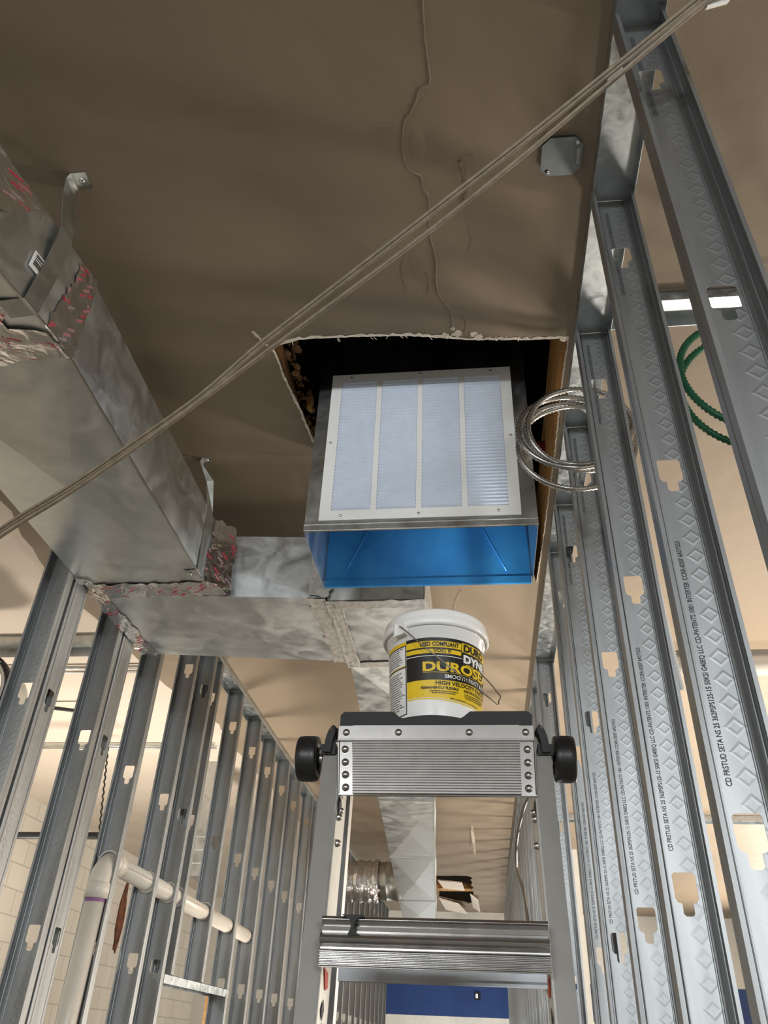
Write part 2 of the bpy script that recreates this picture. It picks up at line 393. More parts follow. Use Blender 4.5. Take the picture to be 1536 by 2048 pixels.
lb = [(-1.80, -7.0), (-1.79, 2.3), (-1.86, 2.75), (-1.85, 3.03), (-1.77, 4.05), (-1.64, 4.71), (-1.67, 5.2), (-1.62, 6.5), (-1.60, 8.5), (-1.60, 12.5)]
outline = [(4.6, 12.5), (4.6, -7.0)] + ragged_line(lb, 0.08, 0.012, 71)
mb = MB(); mb.poly([outline, hole, farhole], lambda u, v: (u, v, H))
ceil = struct('ceiling', mb, [M_['ceil'], M_['gyp']], base=(0, 0, H), solid=0.013, offset=0)
ceil.modifiers['sheet'].material_offset_rim = 1; ceil.location.z += 0.0065
mb = MB(); mb.box(-4.1, -1.55, -7.0, 12.5, H + 0.12, H + 0.14); struct('ceiling_left_room', mb, M_['ceil_l'])
mb = MB(); mb.box(-4.3, 4.8, -7.2, 12.7, FL - 0.1, FL); struct('floor', mb, M_['conc'])
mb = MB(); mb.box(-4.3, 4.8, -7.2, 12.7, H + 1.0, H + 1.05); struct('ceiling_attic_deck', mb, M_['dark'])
mb = MB(); mb.box(-4.3, -4.1, -7.2, 12.7, FL, H + 1.0); struct('wall_left', mb, M_['block'])
# right wall with two window openings and one added for fill light, back wall with one, far wall in bands
def wall_with_holes(name, plane, c, u0, u1, holes, mat, th):
    mb = MB(); outer = [(u0, FL), (u1, FL), (u1, H + 1.0), (u0, H + 1.0)]
    hs = [[(a, b), (a2, b), (a2, b2), (a, b2)] for a, a2, b, b2 in holes]
    mb.poly([outer] + hs, (lambda u, v: (c, u, v)) if plane == 'x' else (lambda u, v: (u, c, v)))
    return struct(name, mb, mat, solid=th, offset=0)
wall_with_holes('wall_right', 'x', 4.7, -7.2, 12.7, [(2.05, 2.95, -0.8, 0.8), (4.85, 5.75, -0.8, 0.8), (9.4, 11.8, -0.5, 1.1)], M_['wallw'], 0.15)
wall_with_holes('wall_back', 'y', -7.1, -4.3, 4.8, [(-3.05, -0.75, 0.95, 1.62), (1.65, 3.75, 0.95, 1.62)], M_['wallg'], 0.15)
mb = MB(); mb.box(-4.3, 4.8, 12.5, 12.7, FL, 0.41); mb.box(-1.42, 4.8, 12.5, 12.7, 0.41, 0.84, 1); mb.box(-4.3, -1.42, 12.5, 12.7, 0.41, 0.84); mb.box(-4.3, 4.8, 12.5, 12.7, 0.84, H + 1.0)
struct('wall_far', mb, [M_['wallw'], M_['wallb']])
for i, (nm, args) in enumerate([('window_1', ('x', 4.7, 2.05, 2.95, -0.8, 0.8)), ('window_2', ('x', 4.7, 4.85, 5.75, -0.8, 0.8)), ('added_window_3', ('x', 4.7, 9.4, 11.8, -0.5, 1.1)), ('window_4', ('y', -7.1, 1.65, 3.75, 0.95, 1.62)), ('window_5', ('y', -7.1, -3.05, -0.75, 0.95, 1.62))]):  # the third window is added to go with the right end fill
    pl, c, a, a2, b, b2 = args; mb = MB(); t = 0.04
    for (u0, u1, v0, v1) in ((a, a2, b, b + t), (a, a2, b2 - t, b2), (a, a + t, b, b2), (a2 - t, a2, b, b2)):
        if pl == 'x': mb.box(c - 0.05, c + 0.05, u0, u1, v0, v1)
        else: mb.box(u0, u1, c - 0.05, c + 0.05, v0, v1)
    struct(nm, mb, M_['enamel'])

# ceiling blemishes: raised tape seam, cracks and blisters in the plaster
def seam(mb, pts, w=0.003, h=0.003, seed=0):
    P = resample(smooth_path([Vector((p[0], p[1], H)) for p in pts], 6), 0.006); rnd = random.Random(seed); vs = []
    for i, p in enumerate(P):
        t = (P[min(i + 1, len(P) - 1)] - P[max(i - 1, 0)]).normalized(); nn = Vector((-t.y, t.x, 0))
        ww = w * rnd.uniform(0.5, 1.5); hh = h * rnd.uniform(0.5, 1.3)
        vs += [p + nn * ww * 1.6 + Vector((0, 0, 0.001)), p + nn * ww * 0.3 - Vector((0, 0, hh)), p - nn * ww + Vector((0, 0, 0.001))]
    fs = []
    for i in range(len(P) - 1):
        for k in range(2): fs.append((i * 3 + k, i * 3 + k + 1, i * 3 + k + 4, i * 3 + k + 3))
    mb.add(vs, fs, True)
sm = [(-0.057, 0.50), (-0.057, 0.661), (-0.057, 0.715), (-0.056, 0.745), (-0.053, 0.783), (-0.053, 0.821), (-0.074, 0.830), (-0.083, 0.852), (-0.097, 0.878), (-0.110, 0.893), (-0.118, 0.918), (-0.122, 0.962), (-0.118, 0.998), (-0.104, 1.018), (-0.085, 1.029), (-0.084, 1.058), (-0.072, 1.081), (-0.073, 1.133), (-0.074, 1.189), (-0.063, 1.265), (-0.066, 1.328), (-0.063, 1.378)]
mb = MB(); seam(mb, sm, 0.0022, 0.0035, 3)
seam(mb, [(-0.003, 0.996), (0.012, 0.993), (0.041, 0.985)], 0.0018, 0.002, 4); seam(mb, [(0.006, 0.999), (0.015, 1.035), (0.019, 1.080), (0.009, 1.115)], 0.004, 0.003, 5)
seam(mb, [(-0.093, 1.188), (-0.134, 1.229), (-0.155, 1.289), (-0.147, 1.355)], 0.0016, 0.0016, 6); seam(mb, [(-0.063, 1.378), (-0.045, 1.41), (-0.031, 1.441), (-0.028, 1.520)], 0.0026, 0.003, 7)
seam(mb, [(-0.190, 0.903), (-0.160, 0.901), (-0.134, 0.902)], 0.003, 0.002, 8); seam(mb, [(-0.069, 3.296), (-0.082, 3.170), (-0.067, 3.076), (-0.045, 2.999)], 0.004, 0.004, 9)
seam(mb, [(0.02, 1.17), (0.03, 1.21), (0.02, 1.25)], 0.0015, 0.0015, 10); seam(mb, [(-0.01, 1.44), (0.01, 1.47), (0.005, 1.52)], 0.0022, 0.002, 12); seam(mb, [(-0.09, 1.30), (-0.085, 1.345), (-0.095, 1.38)], 0.0018, 0.0018, 13)
for (cx, cy, rx, ry, h) in ((-0.09, 0.955, 0.025, 0.055, 0.0018), (0.02, 1.06, 0.015, 0.06, 0.0022), (-0.11, 1.27, 0.035, 0.08, 0.0012), (-0.03, 0.93, 0.06, 0.03, 0.0012)):
    vs = [(cx, cy, H - h)]; n = 20
    for rg in (0.5, 1.0):
        for k in range(n):
            a = 2 * math.pi * k / n; vs.append((cx + rx * rg * math.cos(a), cy + ry * rg * math.sin(a), H - (h * 0.7 if rg < 1 else -0.0008)))
    fs = [(0, 1 + k, 1 + (k + 1) % n) for k in range(n)] + [(1 + k, 1 + n + k, 1 + n + (k + 1) % n, 1 + (k + 1) % n) for k in range(n)]
    mb.add(vs, fs, True)
mb.build('plaster_seam', M_['ceil'], ceil)
# pale torn paper along the front and right lips of the opening
def torn(mb, pts, w0, w1, seed, side=1):
    rnd = random.Random(seed); L = ragged_line(pts, 0.012, 0.0015, seed); vs = []
    for i, p in enumerate(L):
        q = L[min(i + 1, len(L) - 1)]; o = L[max(i - 1, 0)]; t = Vector((q[0] - o[0], q[1] - o[1])).normalized(); nn = Vector((-t.y, t.x)) * side
        ww = rnd.uniform(w0, w1); vs += [(p[0] - nn.x * 0.002, p[1] - nn.y * 0.002, H + 0.004), (p[0] - nn.x * 0.001, p[1] - nn.y * 0.001, H - 0.0035), (p[0] + nn.x * ww, p[1] + nn.y * ww, H - 0.0012)]
    mb.add(vs, [(i * 3 + k, i * 3 + k + 1, i * 3 + k + 4, i * 3 + k + 3) for i in range(len(L) - 1) for k in (0, 1)])
mb = MB(); torn(mb, front[1:], 0.002, 0.010, 5, -1); torn(mb, right, 0.001, 0.003, 6, -1); torn(mb, left, 0.001, 0.005, 8, -1)
rnd = random.Random(3)
for (cx, cy, rr) in ((-0.015, 1.520, 0.016), (0.03, 1.523, 0.012), (0.045, 1.535, 0.014), (-0.05, 1.522, 0.010), (-0.028, 1.50, 0.008), (0.285, 1.563, 0.012)):
    n = 11; vs = [(cx + rr * rnd.uniform(0.5, 1.2) * math.cos(k * 2 * math.pi / n), cy + rr * rnd.uniform(0.4, 1.0) * math.sin(k * 2 * math.pi / n), H - 0.0018) for k in range(n)]
    mb.add(vs + [(v[0], v[1], H - 0.0002) for v in vs], [tuple(range(n))] + [(k, (k + 1) % n, n + (k + 1) % n, n + k) for k in range(n)])
for k in range(16):
    x = rnd.uniform(-0.5, 0.27); y = 1.507 + 0.045 * max(0, (x + 0.2)) / 0.45; mb.tube([(x, y, H), (x + rnd.uniform(-.004, .004), y + 0.006, H - 0.003), (x + rnd.uniform(-.008, .008), y + 0.010, H - rnd.uniform(0.004, 0.012))], 0.0011, 5)
# slit torn past the corner
seam(mb, [(-0.60, 1.465), (-0.585, 1.495), (-0.568, 1.525)], 0.004, 0.003, 15)
mb.build('torn_paper_edge', M_['paper'], ceil)
# attic framing seen through the opening
mb = MB(); mb.box(0.300, 0.338, 1.45, 3.3, H + 0.014, H + 0.36); j = mb.build('ceiling_joist', M_['wood']); tag(j, 'bare wooden joist along the right side of the ceiling opening', 'joist', 'joists in the ceiling opening')
mb = MB(); mb.box(-0.66, -0.575, 1.35, 3.0, H + 0.014, H + 0.16); mb.box(-0.575, -0.54, 1.50, 3.0, H + 0.014, H + 0.05)
j = mb.build('ceiling_joist', M_['woodd']); tag(j, 'dark old joist along the left side of the ceiling opening', 'joist', 'joists in the ceiling opening')
rnd = random.Random(9)
def chunk(c, r, seed, st=(1, 1, 1)):
    rnd = random.Random(seed); b = bmesh.new(); bmesh.ops.create_icosphere(b, subdivisions=2, radius=1.0)
    vs = [(c[0] + v.co.x * r * st[0] * rnd.uniform(.75, 1.2), c[1] + v.co.y * r * st[1] * rnd.uniform(.75, 1.2), c[2] + v.co.z * r * st[2] * rnd.uniform(.75, 1.2)) for v in b.verts]
    b.verts.index_update(); fs = [tuple(v.index for v in f.verts) for f in b.faces]; b.free(); return vs, fs
mb = MB()
for k in range(150):
    y = rnd.uniform(1.60, 2.2); mb.add(*chunk((rnd.uniform(-0.565, -0.505) + (y - 1.6) * .03, y, H + rnd.uniform(0.02, 0.10)), rnd.uniform(0.003, 0.011), k, (rnd.uniform(.5, 1.6), rnd.uniform(.5, 2.2), rnd.uniform(.4, 1.3))))
t = mb.build('attic_debris', M_['woodd']); tag(t, 'brown crumbled insulation and debris inside the ceiling opening, beside the left joist', 'debris', kind='stuff')
mb = MB(); mb.add(*chunk((-0.505, 1.83, H + 0.055), 0.02, 77, (0.6, 0.7, 2.2))); t = mb.build('wood_scrap', M_['wood']); tag(t, 'light brown splinter of wood inside the ceiling opening left of the grille box', 'scrap')
mb = MB(); mb.tube([(-0.5, 2.35, H + 0.25), (0.36, 2.35, H + 0.25)], 0.028, 16); t = mb.build('red_pipe', M_['redp']); tag(t, 'dull red pipe deep inside the ceiling opening beyond the silver cable coil', 'pipe')
# torn boards round the far opening
mb = MB(); mb.box(-0.62, -0.02, 9.6, 9.66, H + 0.02, H + 0.16); mb.box(-0.62, -0.56, 9.66, 11.6, H + 0.02, H + 0.2); mb.box(-0.06, 0.0, 9.66, 11.6, H + 0.02, H + 0.2)
mb.box(-0.56, -0.06, 10.75, 10.95, H + 0.03, H + 0.09)
t = mb.build('opening_framing', M_['wood']); tag(t, 'brown wood framing around the small torn opening in the far ceiling', 'framing')
mb = MB()
for (a, b_, c_, d_) in (((-0.50, 9.85, H - .02), (-0.22, 9.80, H - .05), (-0.20, 10.45, H - .03), (-0.46, 10.5, H - .0)), ((-0.55, 11.2, H - .01), (-0.3, 11.3, H - .06), (-0.2, 12.0, H - .08), (-0.5, 12.1, H - .02)), ((-0.14, 10.9, H), (-0.04, 11.0, H - .06), (-0.02, 11.7, H - .10), (-0.12, 11.8, H - .02))):
    n = (0, 0, -0.012); mb.hexa([a, b_, c_, d_], [(p[0], p[1], p[2] - 0.012) for p in (a, b_, c_, d_)])
t = mb.build('hanging_plasterboard', M_['paper']); tag(t, 'pale torn plasterboard flaps hanging at the small far ceiling opening', 'plasterboard')
mb = MB(); P = [(-0.06, 7.3, H), (-0.062, 7.5, H - .012), (-0.055, 7.9, H - .03), (-0.05, 8.2, H - .055)]
for w_ in (-1, 1): pass
vs = []; 
for i, p in enumerate(P): ww = (0.006, 0.014, 0.012, 0.006)[i]; vs += [(p[0] - ww, p[1], p[2]), (p[0] + ww, p[1], p[2] - 0.01)]
mb.add(vs, [(0, 1, 3, 2), (2, 3, 5, 4), (4, 5, 7, 6)]); t = mb.build('peeling_tape', M_['paper'], solid=0.002); tag(t, 'strip of joint tape peeling from the ceiling near the far opening', 'tape')

# ------------------------------------------------------------------ steel studs
SW, SF = 0.092, 0.036
def knock(cx, cz):
    hw, nw, r = 0.0200, 0.0095, 0.004; top, mid, bot = cz + 0.034, cz - 0.011, cz - 0.036
    pts = [(-hw + r, top), (hw - r, top), (hw, top - r), (hw, mid + 0.003), (hw - 0.004, mid - 0.003), (nw, mid - 0.005), (nw, bot + r), (nw - r, bot), (-nw + r, bot), (-nw, bot + r), (-nw, mid - 0.005), (-hw + 0.004, mid - 0.003), (-hw, mid + 0.003), (-hw, top - r)]
    return [(cx + x, z) for x, z in pts]
def stud_mesh(z0, z1, ks, pipe_hole=None):
    """C stud open towards -y, web at y = 0, x from 0 to SW"""
    mb = MB(); e = 0.021
    holes = [knock(SW / 2, k)[::-1] for k in ks if z0 + 0.05 < k < z1 - 0.05]
    # tessellate the web in lengths, one knock-out each, to keep the triangles tidy
    cuts = [z1] + [ (a + b) / 2 for a, b in zip(ks[:-1], ks[1:]) if z0 < (a + b) / 2 < z1] + [z0]
    for a, b in zip(cuts[:-1], cuts[1:]):
        hs = [h for h in holes if b < h[0][1] < a]
        if pipe_hole and b < pipe_hole[1] < a: hs = hs + [[(pipe_hole[0] + pipe_hole[2] * math.cos(-k * math.pi / 12), pipe_hole[1] + pipe_hole[2] * math.sin(-k * math.pi / 12)) for k in range(24)]]
        ee = e if not (pipe_hole and b < pipe_hole[1] < a) else 0.004
        if ee != e: mb.poly([[(0.004, b), (SW - 0.004, b), (SW - 0.004, a), (0.004, a)]] + hs, lambda u, v: (u, 0.0001, v))
        else: mb.poly([[(e, b), (SW - e, b), (SW - e, a), (e, a)]] + hs, lambda u, v: (u, 0, v))
    prof = [(e, 0), (0.0180, 0), (0.0160, 0.0018), (0.0130, 0.0018), (0.0110, 0), (0.0025, 0), (0.0007, -0.0007), (0, -0.0025), (0, -SF * 0.45), (0.0010, -SF * 0.5), (0, -SF * 0.55), (0, -SF), (0.0065, -SF)]
    for s in (0, 1):
        pr = [(p[0] if s == 0 else SW - p[0], p[1]) for p in prof]
        vs = [(x, y, z) for z in (z0, z1) for x, y in pr]; n = len(pr)
        mb.add(vs, [(k, k + 1, n + k + 1, n + k) for k in range(n - 1)])
    return mb
KS = [H - 0.215 - 0.61 * k for k in range(5)]
PRINT = 'CD PRSTUD SETA NS 25 362PSPS125-15 50KSI G40EQ LLC CD-PATENTS 1001 INTERTEK CCRR-0207 6ASY553'
def stud_print(parent, x0, y0, z0, length):
    vs, fs = text2d(PRINT, 0.012); L = max(v[0] for v in vs); sc = length / L; h = 0.0078
    mb = MB(); mb.add([(x0 - v[1] * h, y0 - 0.0012, z0 + v[0] * sc) for v in vs], fs)
    return mb.build('printed_lettering', M_['ink'], parent)
ORD = ['first', 'second', 'third', 'fourth', 'fifth', 'sixth', 'seventh', 'eighth', 'ninth', 'tenth', 'eleventh', 'twelfth', 'thirteenth', 'fourteenth', 'fifteenth', 'sixteenth', 'seventeenth', 'eighteenth', 'nineteenth', 'twentieth', 'twenty-first', 'twenty-second', 'twenty-third', 'twenty-fourth', 'twenty-fifth', 'twenty-sixth', 'twenty-seventh', 'twenty-eighth', 'twenty-ninth', 'thirtieth']
XR = 0.312; XL = -1.412
stud_me = stud_mesh(FL + 0.002, H - 0.002, KS)
proto = stud_me.build('metal_stud', M_['stud'], base=(SW / 2, 0, FL + 0.002), solid=0.0009, offset=0)
ry = [0.745, 1.131, 1.545, 1.945, 2.380, 2.712] + [3.761 + 0.406 * k for k in range(22)]
rlab = ['nearest steel stud of the right partition, running off the right edge of the photo',
        'second steel stud of right partition from the camera, just left of green cable coil',
        'third steel stud of the right partition, holding the silver cable coil',
        'fourth steel stud of the right partition, just beyond the silver cable coil',
        'fifth steel stud of the right partition, beside the grille box',
        'sixth steel stud of the right partition, last before the doorway gap',
        'seventh steel stud of the right partition, first past the doorway gap']
for i, y in enumerate(ry):
    lab = rlab[i] if i < len(rlab) else '%s steel stud of the right partition counted from the camera' % ORD[i]
    if i == 0: o = proto; o.location = (XR + SW / 2, y, 0.002)
    else: o = proto.copy(); COL.objects.link(o); o.location = (XR + SW / 2, y, 0.002)
    tag(o, lab, 'stud', 'steel studs of the right partition')
    if 1 <= i <= 5: stud_print(o, XR + 0.036, y, (0.315, 0.315, 0.305, 0.30, 0.30)[i - 1], 0.40)
    if i <= 4: stud_print(o, XR + 0.036, y, H - 0.03 - 0.31, 0.29)
ly = [2.116, 2.543, 2.955, 3.360, 3.612, 3.725, 4.155, 4.596, 5.001, 5.434, 5.840, 6.351] + [6.351 + 0.42 * (k + 1) for k in range(14)]
llab = ['leftmost steel stud of the left partition, crossing the left edge of the photo',
        'second square-on steel stud from the left edge in the left partition',
        'third steel stud of the left partition, first one the white pipe passes through',
        'fourth steel stud of the left partition, left of a close pair of studs',
        'full-height steel stud of the left partition at the left end of the opening header',
        'cut steel stud standing on the left part of the opening header',
        'cut steel stud standing on the right part of the opening header',
        'full-height steel stud of the left partition at the right end of the opening header']
cut = None; holed = None
HOLE = (-1.366 - XL, 0.534, 0.0385)
for i, y in enumerate(ly):
    lab = llab[i] if i < len(llab) else '%s steel stud of the left partition counted from the camera' % ORD[i]
    if i in (5, 6):
        if cut is None:
            cut = stud_mesh(0.232, H - 0.002, KS, HOLE).build('metal_stud', M_['stud'], base=(SW / 2, 0, FL + 0.002), solid=0.0009, offset=0); o = cut
        else: o = cut.copy(); COL.objects.link(o)
    elif i in (2, 3, 4):
        if holed is None:
            holed = stud_mesh(FL + 0.002, H - 0.002, KS, HOLE).build('metal_stud', M_['stud'], base=(SW / 2, 0, FL + 0.002), solid=0.0009, offset=0); o = holed
        else: o = holed.copy(); COL.objects.link(o)
    else: o = proto.copy(); COL.objects.link(o)
    o.location = (XL + SW / 2, y, 0.002); tag(o, lab, 'stud', 'steel studs of the left partition')
# two studs of the left partition turned with their webs flush to the corridor face
for y, lb_ in ((2.603, 'turned steel stud showing its slotted web, just left of the white pipe elbow'), (2.178, 'turned steel stud, a pale slotted strip right of the leftmost stud')):
    o = proto.copy(); COL.objects.link(o); o.location = (-1.3190, y, 0.002); o.rotation_euler = (0, 0, math.radians(-90)); tag(o, lb_, 'stud')
def track(mb, x0, x1, y0, y1, leg, up=True, along='y'):
    z = H if up else FL; s = -1 if up else 1; t = 0.0012
    mb.box(x0, x1, y0, y1, min(z, z + s * t), max(z, z + s * t))
    if along == 'y':
        for x in (x0, x1 - t): mb.box(x, x + t, y0, y1, min(z, z + s * leg), max(z, z + s * leg))
    else:
        for y in (y0, y1 - t): mb.box(x0, x1, y, y + t, min(z, z + s * leg), max(z, z + s * leg))
    return mb
def trk(label, cat, *a, **k):
    mb = MB(); track(mb, *a, **k); o = mb.build('stud_track', M_['track']); return tag(o, label, cat)
trk('bright steel ceiling track capping the studs of the right partition', 'track', XR - 0.0015, XR + SW + 0.0015, -0.6, 12.45, 0.034)
trk('steel ceiling track capping the studs of the left partition, emerging under the crosswise duct', 'track', XL - 0.0015, XL + SW + 0.0015, 0.4, 12.45, 0.030)
trk('steel floor track under the studs of the right partition', 'track', XR - 0.0015, XR + SW + 0.0015, -0.6, 12.45, 0.03, up=False)
trk('steel floor track under the studs of the left partition', 'track', XL - 0.0015, XL + SW + 0.0015, 0.4, 12.45, 0.03, up=False)
trk('short crosswise ceiling track in the right room, seen between the two nearest studs', 'track', XR + SW + 0.002, 3.6, 1.415, 1.507, 0.034, along='x')
trk('white-edged crosswise ceiling track far off in the right room', 'track', XR + SW + 0.1, 3.6, 6.86, 6.95, 0.05, along='x')
# header between the left studs
mb = MB(); x0, x1 = XL - 0.002, XL + SW + 0.002; y0, y1 = ly[4] + 0.002, ly[7] - 0.002
mb.box(x0, x1, y0, y1, 0.228, 0.2295); mb.box(x0, x0 + .0012, y0, y1, 0.196, 0.228); mb.box(x1 - .0012, x1, y0, y1, 0.196, 0.2295)
hd = thing('opening_header', ((x0 + x1) / 2, (y0 + y1) / 2, 0.196), 'horizontal steel header track under the two cut studs of the left partition', 'track')
mb.build('header_channel', M_['track'], hd)
for y in (3.70, 4.05, 4.14): m2 = MB(); m2.lathe([(0, 0.004), (0.004, 0.003), (0.006, 0)], (x1, y, 0.213), 'x', 10); m2.build('screw', M_['zinc'], hd)

# ------------------------------------------------------------------ ducts
ZB, ZT = 1.265, 1.512; DL, DR = -1.3175, -0.890
def duct_shell(mb, a0, a1, w, h, up=(0, 0, 1), breaks=1, cb=0.005, ends=True):
    """rectangular duct from a0 to a1 (lower-left corners), width w along +x, height h"""
    a0 = Vector(a0); a1 = Vector(a1); X_ = Vector((w, 0, 0)); U = Vector((0, 0, h))
    for k in range(breaks):
        p = a0.lerp(a1, k / breaks); q = a0.lerp(a1, (k + 1) / breaks)
        cross_panel(mb, p, p + X_, q + X_, q, (0, 0, -1), cb); cross_panel(mb, p + U, p + X_ + U, q + X_ + U, q + U, (0, 0, 1), cb)
        cross_panel(mb, p, q, q + U, p + U, (-1, 0, 0), cb); cross_panel(mb, p + X_, q + X_, q + X_ + U, p + X_ + U, (1, 0, 0), cb)
    if ends:
        mb.add([a0, a0 + X_, a0 + X_ + U, a0 + U], [(0, 1, 2, 3)]); mb.add([a1, a1 + X_, a1 + X_ + U, a1 + U], [(0, 1, 2, 3)])
    return mb
trunk = thing('trunk_duct', ((DL + DR) / 2, 1.7, ZB), 'wide galvanised sheet metal duct at the left, running under the ceiling past the cables', 'duct')
mb = MB(); duct_shell(mb, (DL, 1.118, ZB), (DL, 2.170, ZB), DR - DL, ZT - ZB, cb=0.010); mb.build('duct_section', M_['duct'], trunk)
nd = Vector((0.070, 1.0, 0.152)); p1 = Vector((DL - 0.002, 1.121, ZB + 0.001)); p0 = p1 - nd * 0.85
mb = MB(); duct_shell(mb, p0, p1, DR - DL + 0.004, ZT - ZB + 0.004, cb=0.001); mb.build('duct_section', M_['duct'], trunk)
# lower right seam of the trunk: bright standing edge
mb = MB(); mb.bar((DR + 0.002, 1.118, ZB - 0.002), (DR + 0.002, 2.167, ZB - 0.002), 0.005, 0.005); mb.build('corner_seam', M_['zinc'], trunk)
mb = MB(); q0 = Vector((DR + 0.004, 1.118, ZB - 0.001)); mb.bar(q0 - nd * 0.8, q0, 0.005, 0.005); mb.build('corner_seam', M_['zinc'], trunk)
# tape round the near joint
def on_near(x, s, z): # point on the near section, s metres before the joint
    return Vector((DR + x, 1.118, ZB + z)) - nd * s
hgt = ZT - ZB
mb = MB(); e = 0.0018
patch(mb, [(DR + e, 1.118 + 0.035, ZB), on_near(e, 0.07, 0), on_near(e, 0.045, hgt), (DR + e, 1.118 + 0.03, ZT)], 6, 16, 1, 0.009, 0.004, nrm=(1, 0, 0))
patch(mb, [on_near(e, 0.29, hgt * .5), on_near(e, 0.42, hgt * .3), on_near(e, 0.42, hgt * 1.0), on_near(e, 0.20, hgt * 1.0)], 6, 8, 5, 0.008, 0.004, nrm=(1, 0, 0))
mb.build('foil_tape', M_['tape'], trunk)
mb = MB(); patch(mb, [(DL - 0.0, 1.165, ZB - e), (DR + 0.004, 1.145, ZB - e), on_near(0.004, 0.05, -e), on_near(DL - DR, 0.16, -e)], 16, 6, 2, 0.010, 0.006, nrm=(0, 0, -1))
patch(mb, [on_near(DL - DR, 0.10, -e), on_near(-0.10, 0.03, -e), on_near(-0.03, 0.20, -e), on_near(DL - DR, 0.34, -e)], 12, 7, 3, 0.012, 0.007, nrm=(0, 0, -1))
mb.build('foil_tape', M_['tape'], trunk)
# barcode sticker on the near side
mb = MB(); c = on_near(0.006, 0.155, 0.105); u = nd.normalized() * 0.027; v_ = Vector((0, 0, 0.024))
qa = [c - u - v_, c + u - v_, c + u + v_, c - u + v_]
mb.hexa(qa, [q + Vector((0.0015, 0, 0)) for q in qa]); st = mb.build('sticker', M_['wht'], trunk); tag(st, 'small white barcode sticker')
mb = MB()
for k in range(14):
    a = c + u * (-0.75 + 0.075 * k) + v_ * -0.55 + Vector((0.0022, 0, 0)); wd = u * (0.022 if k % 3 else 0.045); hh = v_ * 0.65
    mb.hexa([a, a + wd, a + wd + hh, a + hh], [q + Vector((0.0004, 0, 0)) for q in (a, a + wd, a + wd + hh, a + hh)])
for r_, ln in ((0.25, 1.1), (0.5, 0.8), (0.68, 1.2)):
    a = c + u * -0.75 + v_ * r_ + Vector((0.0022, 0, 0)); wd = u * ln; hh = v_ * 0.1
    mb.hexa([a, a + wd, a + wd + hh, a + hh], [q + Vector((0.0004, 0, 0)) for q in (a, a + wd, a + wd + hh, a + hh)])
mb.build('barcode', M_['blk'], st)

# crosswise duct
YC0, YC1, XC1 = 2.240, 2.725, -0.500
crossd = thing('cross_duct', ((DL + XC1) / 2, (YC0 + YC1) / 2, ZB), 'crosswise galvanised duct from the end of the big left duct towards the grille box', 'duct')
mb = MB(); a, b_, c_, d_ = (DL, YC0, ZB), (XC1, YC0 + 0.06, ZB), (XC1, YC1 + 0.1, ZB), (DL, YC1, ZB)
U = Vector((0, 0, hgt)); A, B, C, D = [Vector(q) for q in (a, b_, c_, d_)]
cross_panel(mb, A, B, C, D, (0, 0, -1), 0.010); cross_panel(mb, A + U, B + U, C + U, D + U, (0, 0, 1), 0.006)
cross_panel(mb, A, B, B + U, A + U, (0, -1, 0), 0.004); cross_panel(mb, D, C, C + U, D + U, (0, 1, 0), 0.004); mb.add([A, D, D + U, A + U], [(0, 1, 2, 3)]); mb.add([B, C, C + U, B + U], [(0, 1, 2, 3)])
mb.build('duct_section', M_['duct'], crossd)
mb = MB(); mb.box(DL + 0.004, DR - 0.004, 2.167, YC0 + 0.01, ZB + 0.004, ZT - 0.004); mb.build('connector_collar', M_['duct2'], crossd)
mb = MB(); patch(mb, [(DL + 0.03, 2.167, ZB - 0.001), (DR + 0.03, 2.167, ZB - 0.001), (DR + 0.06, 2.258, ZB - 0.001), (DL + 0.005, 2.258, ZB - 0.001)], 26, 5, 11, 0.007, 0.005, nrm=(0, 0, -1)); mb.build('foil_tape', M_['tape'], crossd)
mb = MB(); patch(mb, [(DR + 0.004, 2.155, ZB), (DR + 0.07, 2.242, ZB), (DR + 0.06, 2.242, ZT), (DR + 0.004, 2.155, ZT)], 6, 16, 12, 0.008, 0.005, nrm=(0.7, -0.7, 0)); mb.build('foil_tape', M_['tape'], crossd)
mb = MB(); patch(mb, [(DL + 0.004, 2.22, ZB - 0.001), (DL + 0.060, 2.23, ZB - 0.001), (DL + 0.065, YC1 + .0, ZB - 0.001), (DL + 0.004, YC1 + 0.0, ZB - 0.001)], 5, 18, 13, 0.008, 0.006, nrm=(0, 0, -1)); mb.build('foil_tape', M_['tape'], crossd)
mb = MB(); patch(mb, [(XC1 - 0.06, YC0 + 0.05, ZB - 0.004), (XC1 + 0.005, YC0 + 0.055, ZB - 0.004), (XC1 + 0.005, YC1 + 0.1, ZB - 0.004), (XC1 - 0.05, YC1 + 0.09, ZB - 0.004)], 5, 20, 14, 0.006, 0.004, nrm=(0, 0, -1))
patch(mb, [(XC1 - 0.06, YC0 + 0.05, ZB), (XC1 + 0.02, YC0 + 0.055, ZB), (XC1 + 0.02, YC0 + 0.055, ZT), (XC1 - 0.05, YC0 + 0.05, ZT)], 5, 12, 15, 0.008, 0.004, nrm=(0, -1, 0)); mb.build('sealant_smear', M_['mastic'], crossd)

